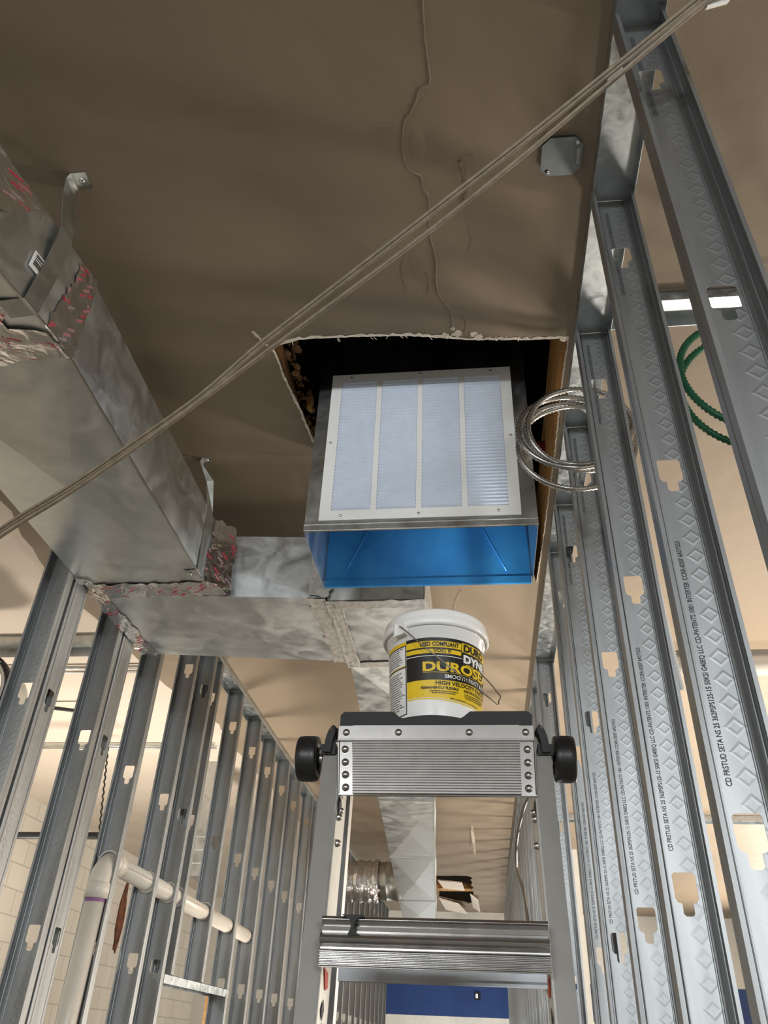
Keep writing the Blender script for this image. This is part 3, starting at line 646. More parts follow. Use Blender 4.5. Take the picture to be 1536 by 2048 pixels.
# elbow behind the box, then the run going away
fd = Vector((-0.0507, 1.0, -0.0319)); FW, FH = 0.322, 0.235
fwd = thing('forward_duct', (-0.45, 5.0, 1.1), 'long narrow galvanised duct running away under the corridor ceiling behind the ladder', 'duct')
EX0, EX1, EY0, EY1 = -0.494, -0.163, 2.315, 2.862
mb = MB(); a = [Vector(q) for q in ((EX0, EY0, ZB - 0.002), (EX1, EY0, ZB - 0.002), (EX1, EY1, ZB - 0.002), (EX0, EY1, ZB - 0.002))]
cross_panel(mb, *a, (0, 0, -1), 0.003); U2 = Vector((0, 0, 0.26)); cross_panel(mb, *[q + U2 for q in a], (0, 0, 1), 0.003)
for i in range(4): mb.add([a[i], a[(i + 1) % 4], a[(i + 1) % 4] + U2, a[i] + U2], [(0, 1, 2, 3)])
mb.build('elbow', M_['duct'], fwd)
mb = MB(); zz = ZB - 0.006
for q in ([(EX0 - .006, EY0 - .006, zz), (EX1 + .006, EY0 - .006, zz), (EX1 + .006, EY0 + 0.05, zz), (EX0 - .006, EY0 + 0.05, zz)], [(EX0 - .006, EY0, zz), (EX0 + 0.05, EY0, zz), (EX0 + 0.045, EY1, zz), (EX0 - .006, EY1, zz)], [(EX0 - .006, EY1 - 0.045, zz), (EX1 + .006, EY1 - 0.045, zz), (EX1 + .006, EY1 + .004, zz), (EX0 - .006, EY1 + .004, zz)], [(EX1 - 0.04, EY0, zz), (EX1 + .006, EY0, zz), (EX1 + .006, EY1, zz), (EX1 - 0.04, EY1, zz)]):
    patch(mb, q, 12, 12, len(mb.v), 0.005, 0.003, nrm=(0, 0, -1))
patch(mb, [(EX1 + .004, EY0, ZB), (EX1 + .004, EY0 + .09, ZB), (EX1 + .004, EY0 + .09, ZB + .26), (EX1 + .004, EY0, ZB + .26)], 5, 12, 4, 0.006, 0.004, nrm=(1, 0, 0)); mb.build('sealant_border', M_['mastic'], fwd)
p = Vector((EX0 + 0.004, EY1, 1.257))
cuts = [0, 0.55, 1.75, 3.15, 4.75, 6.0]
for k, (s0, s1) in enumerate(zip(cuts[:-1], cuts[1:])):
    mb = MB(); duct_shell(mb, p + fd * s0, p + fd * s1, FW, FH, cb=0.014); mb.build('duct_section', M_['duct'], fwd)
    q = p + fd * s1; mb = MB(); mb.box(q.x - 0.008, q.x + FW + 0.008, q.y - 0.012, q.y + 0.012, q.z - 0.006, q.z + 0.001); mb.box(q.x + FW, q.x + FW + 0.008, q.y - .012, q.y + .012, q.z, q.z + FH); mb.build('drive_cleat', M_['duct2'], fwd)
mb = MB(); q = p + fd * 0.55; patch(mb, [q + Vector((-0.012, -0.06, -0.004)), q + Vector((FW, -0.06, -0.004)), q + Vector((FW, 0.10, -0.006)), q + Vector((-0.012, 0.10, -0.006))], 12, 6, 21, 0.01, 0.006, nrm=(0, 0, -1)); mb.build('foil_tape', M_['foil'], fwd)
mb = MB(); a = p + Vector((FW + 0.002, 0, -0.003)); mb.bar(a, a + fd * 6.0, 0.006, 0.008); mb.build('corner_seam', M_['zinc'], fwd)
# round take-off and foil flexible duct going left near the far end
q = p + fd * 4.55; cz = q.z + 0.115; R0 = 0.155
mb = MB(); mb.lathe([(R0 + 0.02, 0.0), (R0, -0.02), (R0, -0.10), (R0 + 0.007, -0.105), (R0 + 0.007, -0.115), (R0, -0.12), (R0 - 0.004, -0.20)], (q.x + 0.012, q.y, cz), 'x', 40); mb.build('round_collar', M_['duct2'], fwd)
rnd = random.Random(12); prof = []
for k in range(27): prof.append((R0 + 0.012 + 0.010 * math.sin(k * 1.55) + rnd.uniform(-0.006, 0.006), -0.18 - 0.019 * k))
mb = MB(); mb.lathe(prof, (q.x + 0.012, q.y, cz), 'x', 40)
mb.v = [(x, y + random.uniform(-.006, .006), z + random.uniform(-.006, .006) - 0.05 * ((q.x - x) ** 2)) for x, y, z in mb.v]
fx = mb.build('flexible_duct', M_['foil'], fwd); tag(fx, 'crinkled silver foil flexible duct')
mb = MB(); patch(mb, [(q.x - 0.22, q.y - R0 - .02, cz - .10), (q.x - 0.15, q.y - R0 - .02, cz - .10), (q.x - 0.16, q.y - R0 + .02, cz - .17), (q.x - 0.20, q.y - R0 + .02, cz - .19)], 4, 5, 9, 0.012, 0.01); mb.build('tape_scrap', M_['tape'], fwd)

# hanger straps
def strap(name, label, ribbon, width_dirs, screw):
    """a folded metal band; ribbon = list of points, width_dirs = matching half-width vectors"""
    root = thing(name, ribbon[0], label, 'strap', 'metal duct hanger straps')
    mb = MB(); vs = []
    for p_, wv in zip(ribbon, width_dirs): p_ = Vector(p_); wv = Vector(wv); vs += [p_ - wv, p_ + wv]
    mb.add(vs, [(2 * i, 2 * i + 1, 2 * i + 3, 2 * i + 2) for i in range(len(ribbon) - 1)])
    mb.build('strap_band', M_['strap'], root, solid=0.0014, offset=0)
    for sc, ax in screw:
        m2 = MB(); sgn = -1 if ax == 'z' else 1
        m2.lathe([(0, 0.0045 * sgn), (0.003, 0.0045 * sgn), (0.0045, 0.002 * sgn), (0.0075, 0.001 * sgn), (0.0075, 0)], sc, ax, 14); m2.build('screw', M_['zinc'], root)
    return root
hw = 0.021
xs = DR - 0.002
strap('hanger_strap', 'metal strap hanger nearest the camera, twisted up from the big duct to the ceiling',
      [(-0.875, 0.970, H - 0.002), (-0.912, 0.970, H - 0.002), (-0.918, 0.970, H - 0.02), (-0.900, 0.975, H - 0.10), (DR + 0.006, 0.985, 1.49), on_near(0.008, 0.125, 0.14), on_near(0.008, 0.135, -0.001), on_near(-0.05, 0.135, -0.006)],
      [(0, hw, 0), (0, hw, 0), (0, hw, 0), (0.004, hw * 1.1, 0.004), (0, hw * 1.15, 0.004), (0, hw * 1.2, 0.003), (0, hw * 1.2, 0.003), (0, hw * 1.2, 0.003)], [((-0.892, 0.970, H - 0.0035), 'z')])
strap('hanger_strap', 'thin twisted strap hanger at the far corner of the big left duct',
      [(-0.895, 2.035, H - 0.002), (-0.922, 2.035, H - 0.002), (-0.926, 2.037, H - 0.015), (DR + 0.000, 2.055, 1.60), (DR + 0.006, 2.09, 1.50), (DR + 0.006, 2.105, ZB - 0.001), (DR - 0.045, 2.105, ZB - 0.008)],
      [(0, 0.014, 0), (0, 0.014, 0), (0, 0.014, 0), (0.010, 0.006, 0.004), (0.004, 0.018, 0.004), (0, 0.018, 0), (0, 0.018, 0)], [((-0.908, 2.035, H - 0.0035), 'z'), ((DR - 0.025, 2.105, ZB - 0.0095), 'z')])
strap('hanger_strap', 'strap hanger foot folded under the left edge of the big duct at its tape joint',
      [(DL - 0.001, 2.135, H - 0.035), (DL - 0.001, 2.135, ZB), (DL - 0.001, 2.135, ZB - 0.008), (DL + 0.045, 2.15, ZB - 0.009)],
      [(0, 0.018, 0), (0, 0.018, 0), (0, 0.018, 0), (0.006, 0.02, 0)], [((DL + 0.025, 2.147, ZB - 0.0105), 'z')])

# ------------------------------------------------------------------ grille box hanging through the ceiling opening
BX0, BX1, BY0, BY1, BZ0, BZ1 = -0.452, 0.183, 1.730, 2.045, 1.157, H + 0.998
box = thing('return_air_box', ((BX0 + BX1) / 2, (BY0 + BY1) / 2, BZ0), 'open-bottomed sheet metal duct box with a white grille, hanging through the torn ceiling opening', 'duct box')
t = 0.0015
mb = MB(); GX0, GX1, GZ0, GZ1 = -0.412, 0.140, 1.190, 1.745
mb.poly([[(BX0, BZ0), (BX1, BZ0), (BX1, BZ1), (BX0, BZ1)], [(GX0 + .03, GZ0 + .03), (GX0 + .03, GZ1 - .03), (GX1 - .03, GZ1 - .03), (GX1 - .03, GZ0 + .03)]], lambda u, v: (u, BY0, v))
mb.build('front_panel', M_['duct2'], box, solid=t, offset=0)
mb = MB(); mb.box(BX0, BX0 + t, BY0, BY1, BZ0, BZ1); mb.build('side_panel', M_['duct'], box)
mb = MB(); mb.box(BX1 - t, BX1, BY0, BY1, BZ0, BZ1); mb.build('side_panel', M_['duct'], box)
mb = MB(); mb.box(BX0, BX1, BY0, BY1, BZ1 - t, BZ1); mb.build('top_panel', M_['duct2'], box)
mb = MB(); mb.box(BX0 + t, BX1 - t, BY1 - t, BY1, BZ0 + 0.026, BZ1); mb.build('back_panel', M_['duct2'], box)
mb = MB(); yb = BY1 - 0.004
cross_panel(mb, (BX0 + .004, yb, BZ0 + 0.026), (BX1 - .004, yb, BZ0 + 0.026), (BX1 - .004, yb, 1.72), (BX0 + .004, yb, 1.72), (0, -1, 0), 0.012)
bl = mb.build('blue_film_liner', M_['film'], box); tag(bl, 'glossy blue protective film on the inside back wall')
for (xa, za, xb, zb2) in ((-0.312, 1.372, -0.388, 1.2), (0.030, 1.372, 0.108, 1.2)):
    mb = MB(); mb.tube([(xa, BY1 - 0.017, za + .03), (xa, BY1 - .0165, za), (xb, BY1 - 0.0075, zb2)], 0.0022, 8)
    mb.build('pressed_crease', M_['film'], box)
mb = MB(); mb.box(BX0 + .004, BX1 - .004, BY1 - 0.009, BY1 - 0.001, BZ0, BZ0 + 0.026); mb.build('back_hem', M_['film'], box, bevel=0.0015)
mb = MB(); mb.box(BX0, BX1, BY0 - 0.006, BY0 + 0.002, BZ0, BZ0 + 0.022); mb.box(BX0, BX1, BY0 - 0.0075, BY0, BZ0 + 0.018, BZ0 + 0.025); mb.build('front_hem', M_['duct2'], box, bevel=0.001)
for s in (0, 1):
    x = BX0 if s == 0 else BX1 - 0.008
    mb = MB(); mb.box(x, x + 0.008, BY0, BY0 + 0.006, BZ0, BZ1); mb.build('corner_flange', M_['duct'], box)
# grille
gr = MB(); fy = BY0 - 0.006; cols = []
inner0, inner1 = GX0 + 0.032, GX1 - 0.032; gap = 0.016; cw = (inner1 - inner0 - 3 * gap) / 4
for k in range(4): x = inner0 + k * (cw + gap); cols.append((x, x + cw))
z0, z1 = GZ0 + 0.032, GZ1 - 0.032
gr.poly([[(GX0, GZ0), (GX1, GZ0), (GX1, GZ1), (GX0, GZ1)]] + [[(a, z0), (a, z1), (b, z1), (b, z0)] for a, b in cols], lambda u, v: (u, fy, v))
n = 4
for (q0, q1) in (((GX0, GZ0), (GX1, GZ0)), ((GX1, GZ0), (GX1, GZ1)), ((GX1, GZ1), (GX0, GZ1)), ((GX0, GZ1), (GX0, GZ0))):
    gr.add([(q0[0], fy, q0[1]), (q1[0], fy, q1[1]), (q1[0], BY0 - .0005, q1[1]), (q0[0], BY0 - .0005, q0[1])], [(0, 1, 2, 3)])
grille = gr.build('grille_frame', M_['enamel'], box, solid=0.0008, offset=0); tag(grille, 'white square return air grille')
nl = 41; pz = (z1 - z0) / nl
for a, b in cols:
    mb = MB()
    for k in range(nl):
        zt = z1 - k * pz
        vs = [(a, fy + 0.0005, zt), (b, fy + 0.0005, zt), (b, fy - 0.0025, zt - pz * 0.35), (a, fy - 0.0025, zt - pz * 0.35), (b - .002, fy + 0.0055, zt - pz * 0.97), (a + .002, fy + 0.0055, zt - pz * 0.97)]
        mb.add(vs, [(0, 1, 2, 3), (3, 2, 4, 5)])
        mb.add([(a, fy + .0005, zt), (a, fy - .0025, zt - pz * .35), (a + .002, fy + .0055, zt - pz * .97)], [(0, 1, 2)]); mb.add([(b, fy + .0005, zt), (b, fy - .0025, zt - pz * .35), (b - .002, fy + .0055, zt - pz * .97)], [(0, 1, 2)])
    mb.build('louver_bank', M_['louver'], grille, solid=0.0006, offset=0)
for (x, z) in ((GX0 + .06, GZ1 - .015), ((GX0 + GX1) / 2, GZ1 - .012), (GX1 - .06, GZ1 - .015), (GX0 + .013, (GZ0 + GZ1) / 2), (GX1 - .013, (GZ0 + GZ1) / 2), (GX0 + .06, GZ0 + .014), ((GX0 + GX1) / 2, GZ0 + .014), (GX1 - .06, GZ0 + .014)):
    m2 = MB(); m2.lathe([(0, -0.003), (0.003, -0.0027), (0.0045, -0.001), (0.0045, 0)], (x, fy - .0004, z), 'y', 14); m2.build('screw', M_['zinc'], grille)

# ------------------------------------------------------------------ step ladder
LC = (-0.068, 1.32, FL)
lad = thing('step_ladder', LC, 'aluminium step ladder with two black top wheels, standing in the corridor under the grille box', 'ladder')
CXL, CXR, CY, CZT, CZB = -0.228, 0.094, 1.250, 0.443, 0.332
# ribbed top cap
mb = MB(); prof = []; zr = 0.420; nr = 21
ins = 0.024
vs = []; zlist = [CZT, zr + 0.002, zr]; ylist = [CY - 0.002, CY - 0.002, CY]
dz = (zr - CZB) / nr
for k in range(nr): zlist += [zr - dz * (k + 0.05), zr - dz * (k + 0.30), zr - dz * (k + 0.45), zr - dz * (k + 0.85)]; ylist += [CY, CY - 0.0030, CY - 0.0030, CY]
zlist += [CZB, CZB]; ylist += [CY, CY + 0.003]
tap = lambda z: 0.006 * (CZT - z) / (CZT - CZB)
for z, y in zip(zlist, ylist): vs += [(CXL + ins + tap(z), y, z), (CXR - ins - tap(z) * .4, y, z)]
mb.add(vs, [(2 * i, 2 * i + 1, 2 * i + 3, 2 * i + 2) for i in range(len(zlist) - 1)]); mb.build('ribbed_cap_front', M_['alu'], lad, solid=0.002, offset=1)
mb = MB(); mb.box(CXL, CXR, CY - 0.004, CY + 0.002, 0.419, CZT); mb.box(CXL, CXR, CY - 0.007, CY, 0.416, 0.4195); mb.build('cap_band', M_['alu'], lad, bevel=0.001)
for s in (-1, 1):
    xo = CXL if s < 0 else CXR; xi = xo - s * ins * 1.05; tb = -s * 0.007 if s < 0 else -s * 0.003
    mb = MB(); mb.hexa([(xo, CY - .003, .418), (xi, CY - .003, .418), (xi, CY + .002, .418), (xo, CY + .002, .418)], [(xo + tb, CY - .003, CZB - .002), (xi + tb, CY - .003, CZB - .002), (xi + tb, CY + .002, CZB - .002), (xo + tb, CY + .002, CZB - .002)])
    mb.hexa([(xo, CY - .003, CZT), (xo - s * .003, CY - .003, CZT), (xo - s * .003, CY + .03, CZT), (xo, CY + .03, CZT)], [(xo + tb, CY - .003, CZB), (xo + tb - s * .003, CY - .003, CZB), (xo + tb - s * .003, CY + .03, CZB), (xo + tb, CY + .03, CZB)])
    mb.build('cap_side_plate', M_['alu_d'], lad, bevel=0.0008)
    for k, z in enumerate((0.403, 0.382, 0.362, 0.342)):
        m2 = MB(); m2.lathe([(0, -0.006), (0.003, -0.0058), (0.0055, -0.003), (0.0062, 0)], (xo - s * 0.0125 + tb * (0.42 - z) / 0.09, CY - .003, z), 'y', 16); m2.build('rivet', M_['alu_d'], lad)
mb = MB(); mb.box(CXL + .006, CXR - .006, CY, CY + 0.18, 0.427, 0.433); mb.build('cap_deck', M_['alu'], lad)
for x in (CXL + 0.014, CXL + 0.101, CXR - 0.105, CXR - 0.014):
    m2 = MB(); m2.lathe([(0, -0.004), (0.0035, -0.004), (0.0055, -0.0015), (0.006, 0)], (x, CY - .004, 0.431), 'y', 16); m2.build('rivet', M_['alu_d'], lad)
# black tray with a dipped lip
def trayz(x, r=0.004):
    c = -0.073; d = abs(x - c)
    if d < 0.050: return 0.4555 - 0.006 * (1 - (d / 0.05) ** 2) * -1.0
    if d < 0.064: return 0.4555 + (0.4675 - 0.4555) * (d - 0.05) / 0.014
    return 0.4675
mb = MB(); xs_ = [CXL + 0.002 + (CXR - CXL - 0.004) * i / 60 for i in range(61)]
def lipz(x):
    e = min(x - CXL - .002, CXR - .002 - x)
    return trayz(x) - (0.006 * (1 - e / 0.008) ** 2 if e < 0.008 else 0)
vs = []
for x in xs_:
    z = lipz(x); vs += [(x, CY - .001, 0.441), (x, CY - .001, z), (x, CY + .006, z), (x, CY + .006, 0.441)]
n = len(xs_); mb.add(vs, [(4 * i + k, 4 * i + (k + 1) % 4, 4 * i + 4 + (k + 1) % 4, 4 * i + 4 + k) for i in range(n - 1) for k in range(4)] + [(0, 1, 2, 3), (4 * n - 4, 4 * n - 3, 4 * n - 2, 4 * n - 1)])
mb.box(CXL + .002, CXR - .002, CY + .004, CY + 0.235, 0.441, 0.4505); mb.box(CXL + .002, CXR - .002, CY + .229, CY + .235, 0.4505, 0.466)
mb.box(CXL + .002, CXL + .008, CY + .004, CY + 0.235, 0.4505, 0.462); mb.box(CXR - .008, CXR - .002, CY + .004, CY + 0.235, 0.4505, 0.462)
mb.build('tool_tray', M_['black'], lad)
# rails: front pair leaning slightly towards the camera, rear pair behind
def rail(s, x_top, x_bot, y_top, y_bot, z_top, z_bot, fw, depth, mat, matin, nm, flare=1):
    """C channel rail: outward flanges front and back, web on the inside face"""
    r = thing_child(nm, lad); t_ = 0.003
    def sec(x, y, z):
        xi = x - s * 0.0
        web = [(xi, y, z), (xi - s * -t_, y, z), (xi - s * -t_, y + depth, z), (xi, y + depth, z)]
        fl = [(xi, y, z), (xi + s * fw, y, z), (xi + s * fw, y + t_, z), (xi, y + t_, z)]
        fb = [(xi, y + depth - t_, z), (xi + s * fw, y + depth - t_, z), (xi + s * fw, y + depth, z), (xi, y + depth, z)]
        return web, fl, fb
    a = sec(x_top, y_top, z_top); b = sec(x_bot, y_bot, z_bot)
    m1 = MB(); m1.hexa(a[1], b[1]); m1.hexa(a[2], b[2]); m1.build('flange', mat, r)
    m1 = MB(); m1.hexa(a[0], b[0]); m1.build('web', matin, r)
    return r
def thing_child(nm, parent):
    o = bpy.data.objects.new(nm, None); COL.objects.link(o); o.parent = parent; o.empty_display_size = 0.03
    o.location = (0, 0, 0); return o
SL = (FL - 0.40) / (0.02 - 0.40)
def ext(a, b): return a + (b - a) * SL     # continue a measured slope from eye level down to the floor
for s, xt, xb in ((-1, -0.222, -0.224), (1, 0.088, 0.090)):
    yt, ybm = 1.262, 1.215
    r = rail(s, xt, ext(xt, xb), yt, ext(yt, ybm), 0.40, FL, 0.031, 0.085, M_['rail'], M_['alu_lit'], 'front_rail')
for s, xt, xb in ((-1, -0.226, -0.262), (1, 0.092, 0.112)):
    yt, ybm = 1.405, 1.60
    r = rail(s, xt, ext(xt, xb + s * .004), yt, ext(yt, ybm), 0.40, FL, 0.030, 0.034, M_['railc'], M_['alu_lit'], 'rear_rail')
# rail stickers: red warning triangles and dark marks on the inner webs
def rail_pt(s, z, dy):
    f = (0.40 - z) / 0.38
    xt, xb = ((-0.222, -0.224), (0.088, 0.090))[0 if s < 0 else 1]
    return Vector((xt + (xb - xt) * f - s * 0.0012, 1.262 + (1.215 - 1.262) * f + dy, z))
for s in (-1, 1):
    mb = MB(); q = [rail_pt(s, 0.093, 0.014), rail_pt(s, 0.088, 0.046), rail_pt(s, 0.070, 0.054), rail_pt(s, 0.066, 0.036)]
    mb.hexa(q, [k - Vector((s * .0008, 0, 0)) for k in q]); mb.build('warning_mark', M_['redl'], lad)
    mb = MB()
    for (za, zb, d0, d1) in ((0.055, 0.030, 0.018, 0.040), (0.028, -0.03, 0.016, 0.045)):
        q = [rail_pt(s, za, (d0 + d1) / 2), rail_pt(s, (za + zb) / 2, d1), rail_pt(s, zb, (d0 + d1) / 2), rail_pt(s, (za + zb) / 2, d0)]; mb.hexa(q, [k - Vector((s * .0008, 0, 0)) for k in q])
    mb.build('warning_print', M_['ink'], lad)
    for z in (0.352, 0.312, 0.300, 0.262):
        m2 = MB(); c = rail_pt(s, z, 0.020 if z != 0.300 else 0.012); m2.lathe([(0, -s * 0.007), (0.0035, -s * 0.0065), (0.0055, -s * 0.003), (0.006, 0)], c, 'x', 12); m2.build('bolt', M_['zinc'], lad)
# steps: tall ribbed fronts
def step(z1, z0, y, xl, xr):
    prof = [(0.030, z1), (0.000, z1), (-0.002, z1 - .004), (0.003, z1 - .006), (0.006, z1 - .012), (0.007, z1 - .017), (0.003, z1 - .0185), (-0.003, z1 - .021), (-0.0075, z1 - .0245), (-0.009, z1 - .028), (-0.0075, z1 - .0315), (-0.003, z1 - .035), (0.003, z1 - .0375), (0.003, z1 - .040), (-0.003, z1 - .0415), (0.0, z1 - .0425)]
    k = z1 - .042; hh = (k - z0) / 5
    for i in range(5): prof += [(-0.005, k - hh * (i + .25)), (-0.005, k - hh * (i + .5)), (0.001, k - hh * (i + .7)), (0.001, k - hh * (i + .95))]
    prof += [(0.004, z0), (0.009, z0 + .001), (0.009, z1 - .004), (0.085, z1 - .004), (0.085, z1)]
    mb = MB(); n = len(prof); vs = [(x, y + p_[0], p_[1]) for x in (xl, xr) for p_ in prof]
    mb.add(vs, [(i, (i + 1) % n, n + (i + 1) % n, n + i) for i in range(n)]); mb.add(vs[:n], [tuple(range(n))]); mb.add(vs[n:], [tuple(range(n))])
    return mb
def lerp(a, b, f): return a + (b - a) * f
for k in range(5):
    z1 = 0.152 - 0.302 * k
    if z1 - 0.065 < FL + .05: break
    f = (0.40 - z1) / 0.38; ys = 1.262 + (1.215 - 1.262) * f - 0.036
    o = step(z1, z1 - 0.062, ys, -0.2215 - 0.002 * f, 0.0875 + 0.002 * f).build('step', M_['alu_d'], lad, bevel=0.0006)
    if k == 0:
        m2 = MB(); xc, yc = -0.178, ys - 0.0035
        pts = [(-0.016, 0.0015), (0.016, 0.0015), (0.005, -0.004), (0.0022, -0.010), (0.0028, -0.016), (0.0062, -0.022), (0.0050, -0.028), (0.0, -0.031), (-0.0050, -0.028), (-0.0062, -0.022), (-0.0028, -0.016), (-0.0022, -0.010), (-0.005, -0.004)]
        m2.poly([[(xc + a, z1 + b) for a, b in pts]], lambda u, v: (u, yc, v)); m2.build('oil_drip', M_['black'], lad, solid=0.006, offset=0)
for k in range(4):
    z1 = 0.124 - 0.302 * k; f = (0.40 - z1) / 0.38; y = 1.405 + (1.60 - 1.405) * f
    mb = MB(); xl, xr = -0.226 - 0.036 * f, 0.092 + 0.020 * f
    mb.box(xl, xr, y - 0.002, y, z1 - 0.026, z1); mb.box(xl, xr, y - 0.004, y + 0.02, z1 - 0.028, z1 - 0.024); mb.box(xl, xr, y - .002, y + .02, z1 - .002, z1); mb.build('rear_brace', M_['railc'], lad)
# black curved spacers and spreader pads between cap and rails
for s in (-1, 1):
    xo = (CXL if s < 0 else CXR) + s * 0.004
    pts = [(xo, 1.262, 0.440), (xo + s * .006, 1.263, 0.436), (xo + s * .011, 1.264, 0.420), (xo + s * .013, 1.264, 0.400)]
    mb = MB(); P = smooth_path(pts, 5)
    for a, b in zip(P[:-1], P[1:]): mb.bar(a, b, 0.012, 0.03, up=(0, 1, 0))
    mb.box(min(xo, xo + s * .024), max(xo, xo + s * .024), 1.256, 1.292, 0.398, 0.415); mb.build('rail_cap', M_['black'], lad)
    mb = MB(); P = smooth_path([(xo + s * .006, 1.30, 0.444), (xo + s * .013, 1.30, 0.438), (xo + s * .018, 1.30, 0.415), (xo + s * .020, 1.30, 0.396)], 5)
    for a, b in zip(P[:-1], P[1:]): mb.bar(a, b, 0.003, 0.06, up=(0, 1, 0))
    mb.build('pivot_plate', M_['alu'], lad)
    mb = MB(); mb.add(*chunk(((CXL + .006) if s < 0 else CXR - .004, 1.262, 0.318), 0.008, 5, (0.6, 0.8, 1.7))); mb.build('rubber_bumper', M_['rubber'], lad)
    # wheel
    xa = -0.268 if s < 0 else 0.126; wd = 0.034; wz = 0.404; wy = 1.30; rr = 0.0375
    wh = thing_child('wheel', lad)
    prof = [(0.021, 0.004), (0.026, 0.0), (rr - 0.003, 0.0), (rr - .001, 0.002), (rr, 0.010), (rr, wd - 0.010), (rr - .001, wd - .002), (rr - .003, wd), (0.026, wd), (0.021, wd - 0.004)]
    m2 = MB(); m2.lathe([(a, -s * -b) for a, b in prof], (xa, wy, wz), 'x', 40); m2.build('tyre', M_['rubber'], wh)
    m2 = MB(); m2.lathe([(0.0, s * 0.012), (0.020, s * 0.012), (0.022, s * 0.006)], (xa, wy, wz), 'x', 32); m2.lathe([(0.0, -s * 0.002), (0.009, -s * 0.002), (0.010, s * 0.012)], (xa, wy, wz), 'x', 24); m2.lathe([(0.0, s * (wd - .010)), (0.022, s * (wd - .010))], (xa, wy, wz), 'x', 24); m2.build('hub', M_['black'], wh)
    m2 = MB(); m2.tube([(xa - s * 0.024, wy, wz), (xa + s * wd * .9, wy, wz)], 0.005, 12); m2.lathe([(0, -s * .012), (0.007, -s * .012), (0.008, -s * .006), (0.008, -s * .001)], (xa, wy, wz), 'x', 12); m2.build('axle', M_['zinc'], wh)

# ------------------------------------------------------------------ sealant pail
PX, PY, PZ0, PZ1 = -0.0725, 1.380, 0.4515, 0.642
pail = thing('sealant_pail', (PX, PY, PZ0), 'white plastic pail with a yellow and black duct sealant label, on top of the ladder', 'pail')
def pr(z): return 0.0815 + (0.0920 - 0.0815) * (z - PZ0) / (PZ1 - PZ0)
mb = MB(); mb.lathe([(0, .004), (0.072, .004), (0.074, 0.0), (0.0785, 0.0), (0.0810, 0.004), (pr(PZ0 + .01), 0.010), (pr(PZ1), PZ1 - PZ0), (0.0955, PZ1 - PZ0 + .001), (0.0955, PZ1 - PZ0 + 0.018), (0.093, PZ1 - PZ0 + .019)], (PX, PY, PZ0), 'z', 96); mb.build('pail_body', M_['pail'], pail)
LZ = PZ1 + 0.016
mb = MB(); mb.lathe([(0.0965, 0.000), (0.1005, 0.0), (0.1030, 0.004), (0.1030, 0.012), (0.1010, 0.0155), (0.0995, 0.022), (0.0985, 0.030), (0.0955, 0.0335), (0.091, 0.0325), (0.089, 0.026), (0, 0.025)], (PX, PY, LZ - 0.012), 'z', 96); mb.build('lid', M_['pail'], pail)
phi0 = math.atan2(-PX, PY)      # direction from the pail towards the camera
def cyl(th, z, off=0.0):
    a = th + phi0; r_ = pr(z) + off
    return (PX + r_ * math.sin(a), PY - r_ * math.cos(a), z)
def band(mb, t0, t1, z0f, z1f, off, n=40, mat=0):
    vs = []
    for i in range(n + 1):
        th = t0 + (t1 - t0) * i / n
        za = z0f(th) if callable(z0f) else z0f; zb = z1f(th) if callable(z1f) else z1f
        vs += [cyl(th, za, off), cyl(th, zb, off)]
    mb.add(vs, [(2 * i, 2 * i + 2, 2 * i + 3, 2 * i + 1) for i in range(n)], True, mat)
def wraptext(mb, body, th0, z, h, sx=1.0, bold=0.02, off=0.0012, width=None, mat=0, rise=0.0):
    vs, fs = text2d(body, bold); L = max(v[0] for v in vs)
    if width: sx = width / (L * h)
    b = bmesh.new(); bv = [b.verts.new((v[0] * h * sx, v[1] * h, 0)) for v in vs]
    for f in fs:
        try: b.faces.new([bv[i] for i in f])
        except ValueError: pass
    for k in range(1, int(L * h * sx / 0.004) + 1):
        bmesh.ops.bisect_plane(b, geom=b.verts[:] + b.edges[:] + b.faces[:], plane_co=(k * 0.004, 0, 0), plane_no=(1, 0, 0))
    b.verts.index_update(); rr = pr(z)
    mb.add([cyl(th0 + v.co.x / rr, z + v.co.y + rise * v.co.x, off) for v in b.verts], [tuple(v.index for v in f.verts) for f in b.faces], False, mat); b.free()
lab = MB(); T0 = -0.635; T1 = 2.3       # wrap label runs from its left edge round to the right
zb_ = lambda th: 0.5115 - 0.0055 * max(0.0, th + 0.3)
band(lab, T0, T1, zb_, 0.621, 0.0003, 70, 1)                               # yellow field
band(lab, T0, T1, lambda th: zb_(th) - 0.0035, lambda th: zb_(th) - 0.0012, 0.0003, 70, 1)
band(lab, T0, T1, 0.5425, 0.5885, 0.0005, 70, 0)                           # wide black band
band(lab, T0, T1, 0.6160, 0.6225, 0.0005, 70, 0); band(lab, T0, T1, 0.6005, 0.6035, 0.0005, 70, 0); band(lab, T0, T1, 0.5880, 0.5925, 0.0005, 70, 0)
band(lab, T0, T1, 0.5868, 0.5880, 0.0007, 70, 2)                           # thin white line
tb = 0.545; band(lab, tb, tb + 0.95, 0.5990, 0.6195, 0.0006, 24, 0); band(lab, tb + .012, tb + .94, 0.6005, 0.6180, 0.0008, 24, 1); band(lab, tb, tb + 0.95, 0.578, 0.600, 0.0007, 24, 0)
lbl = lab.build('wrap_label', [M_['blk'], M_['yel'], M_['wht']], pail)
tx = MB()
wraptext(tx, 'LEED COMPLIANT', -0.315, 0.6062, 0.0078, width=0.0720, bold=0.03)
wraptext(tx, 'VOC: 0', -0.05, 0.5943, 0.0062, width=0.032, bold=0.03)
wraptext(tx, 'DURO', tb + .05, 0.6025, 0.0130, width=0.060, bold=0.05)
wraptext(tx, 'DYNE', tb + .05, 0.5815, 0.0138, width=0.064, bold=0.05, mat=2)
wraptext(tx, 'EDS-A87', tb + 0.12, 0.5725, 0.0058, width=0.044, bold=0.02, mat=1)
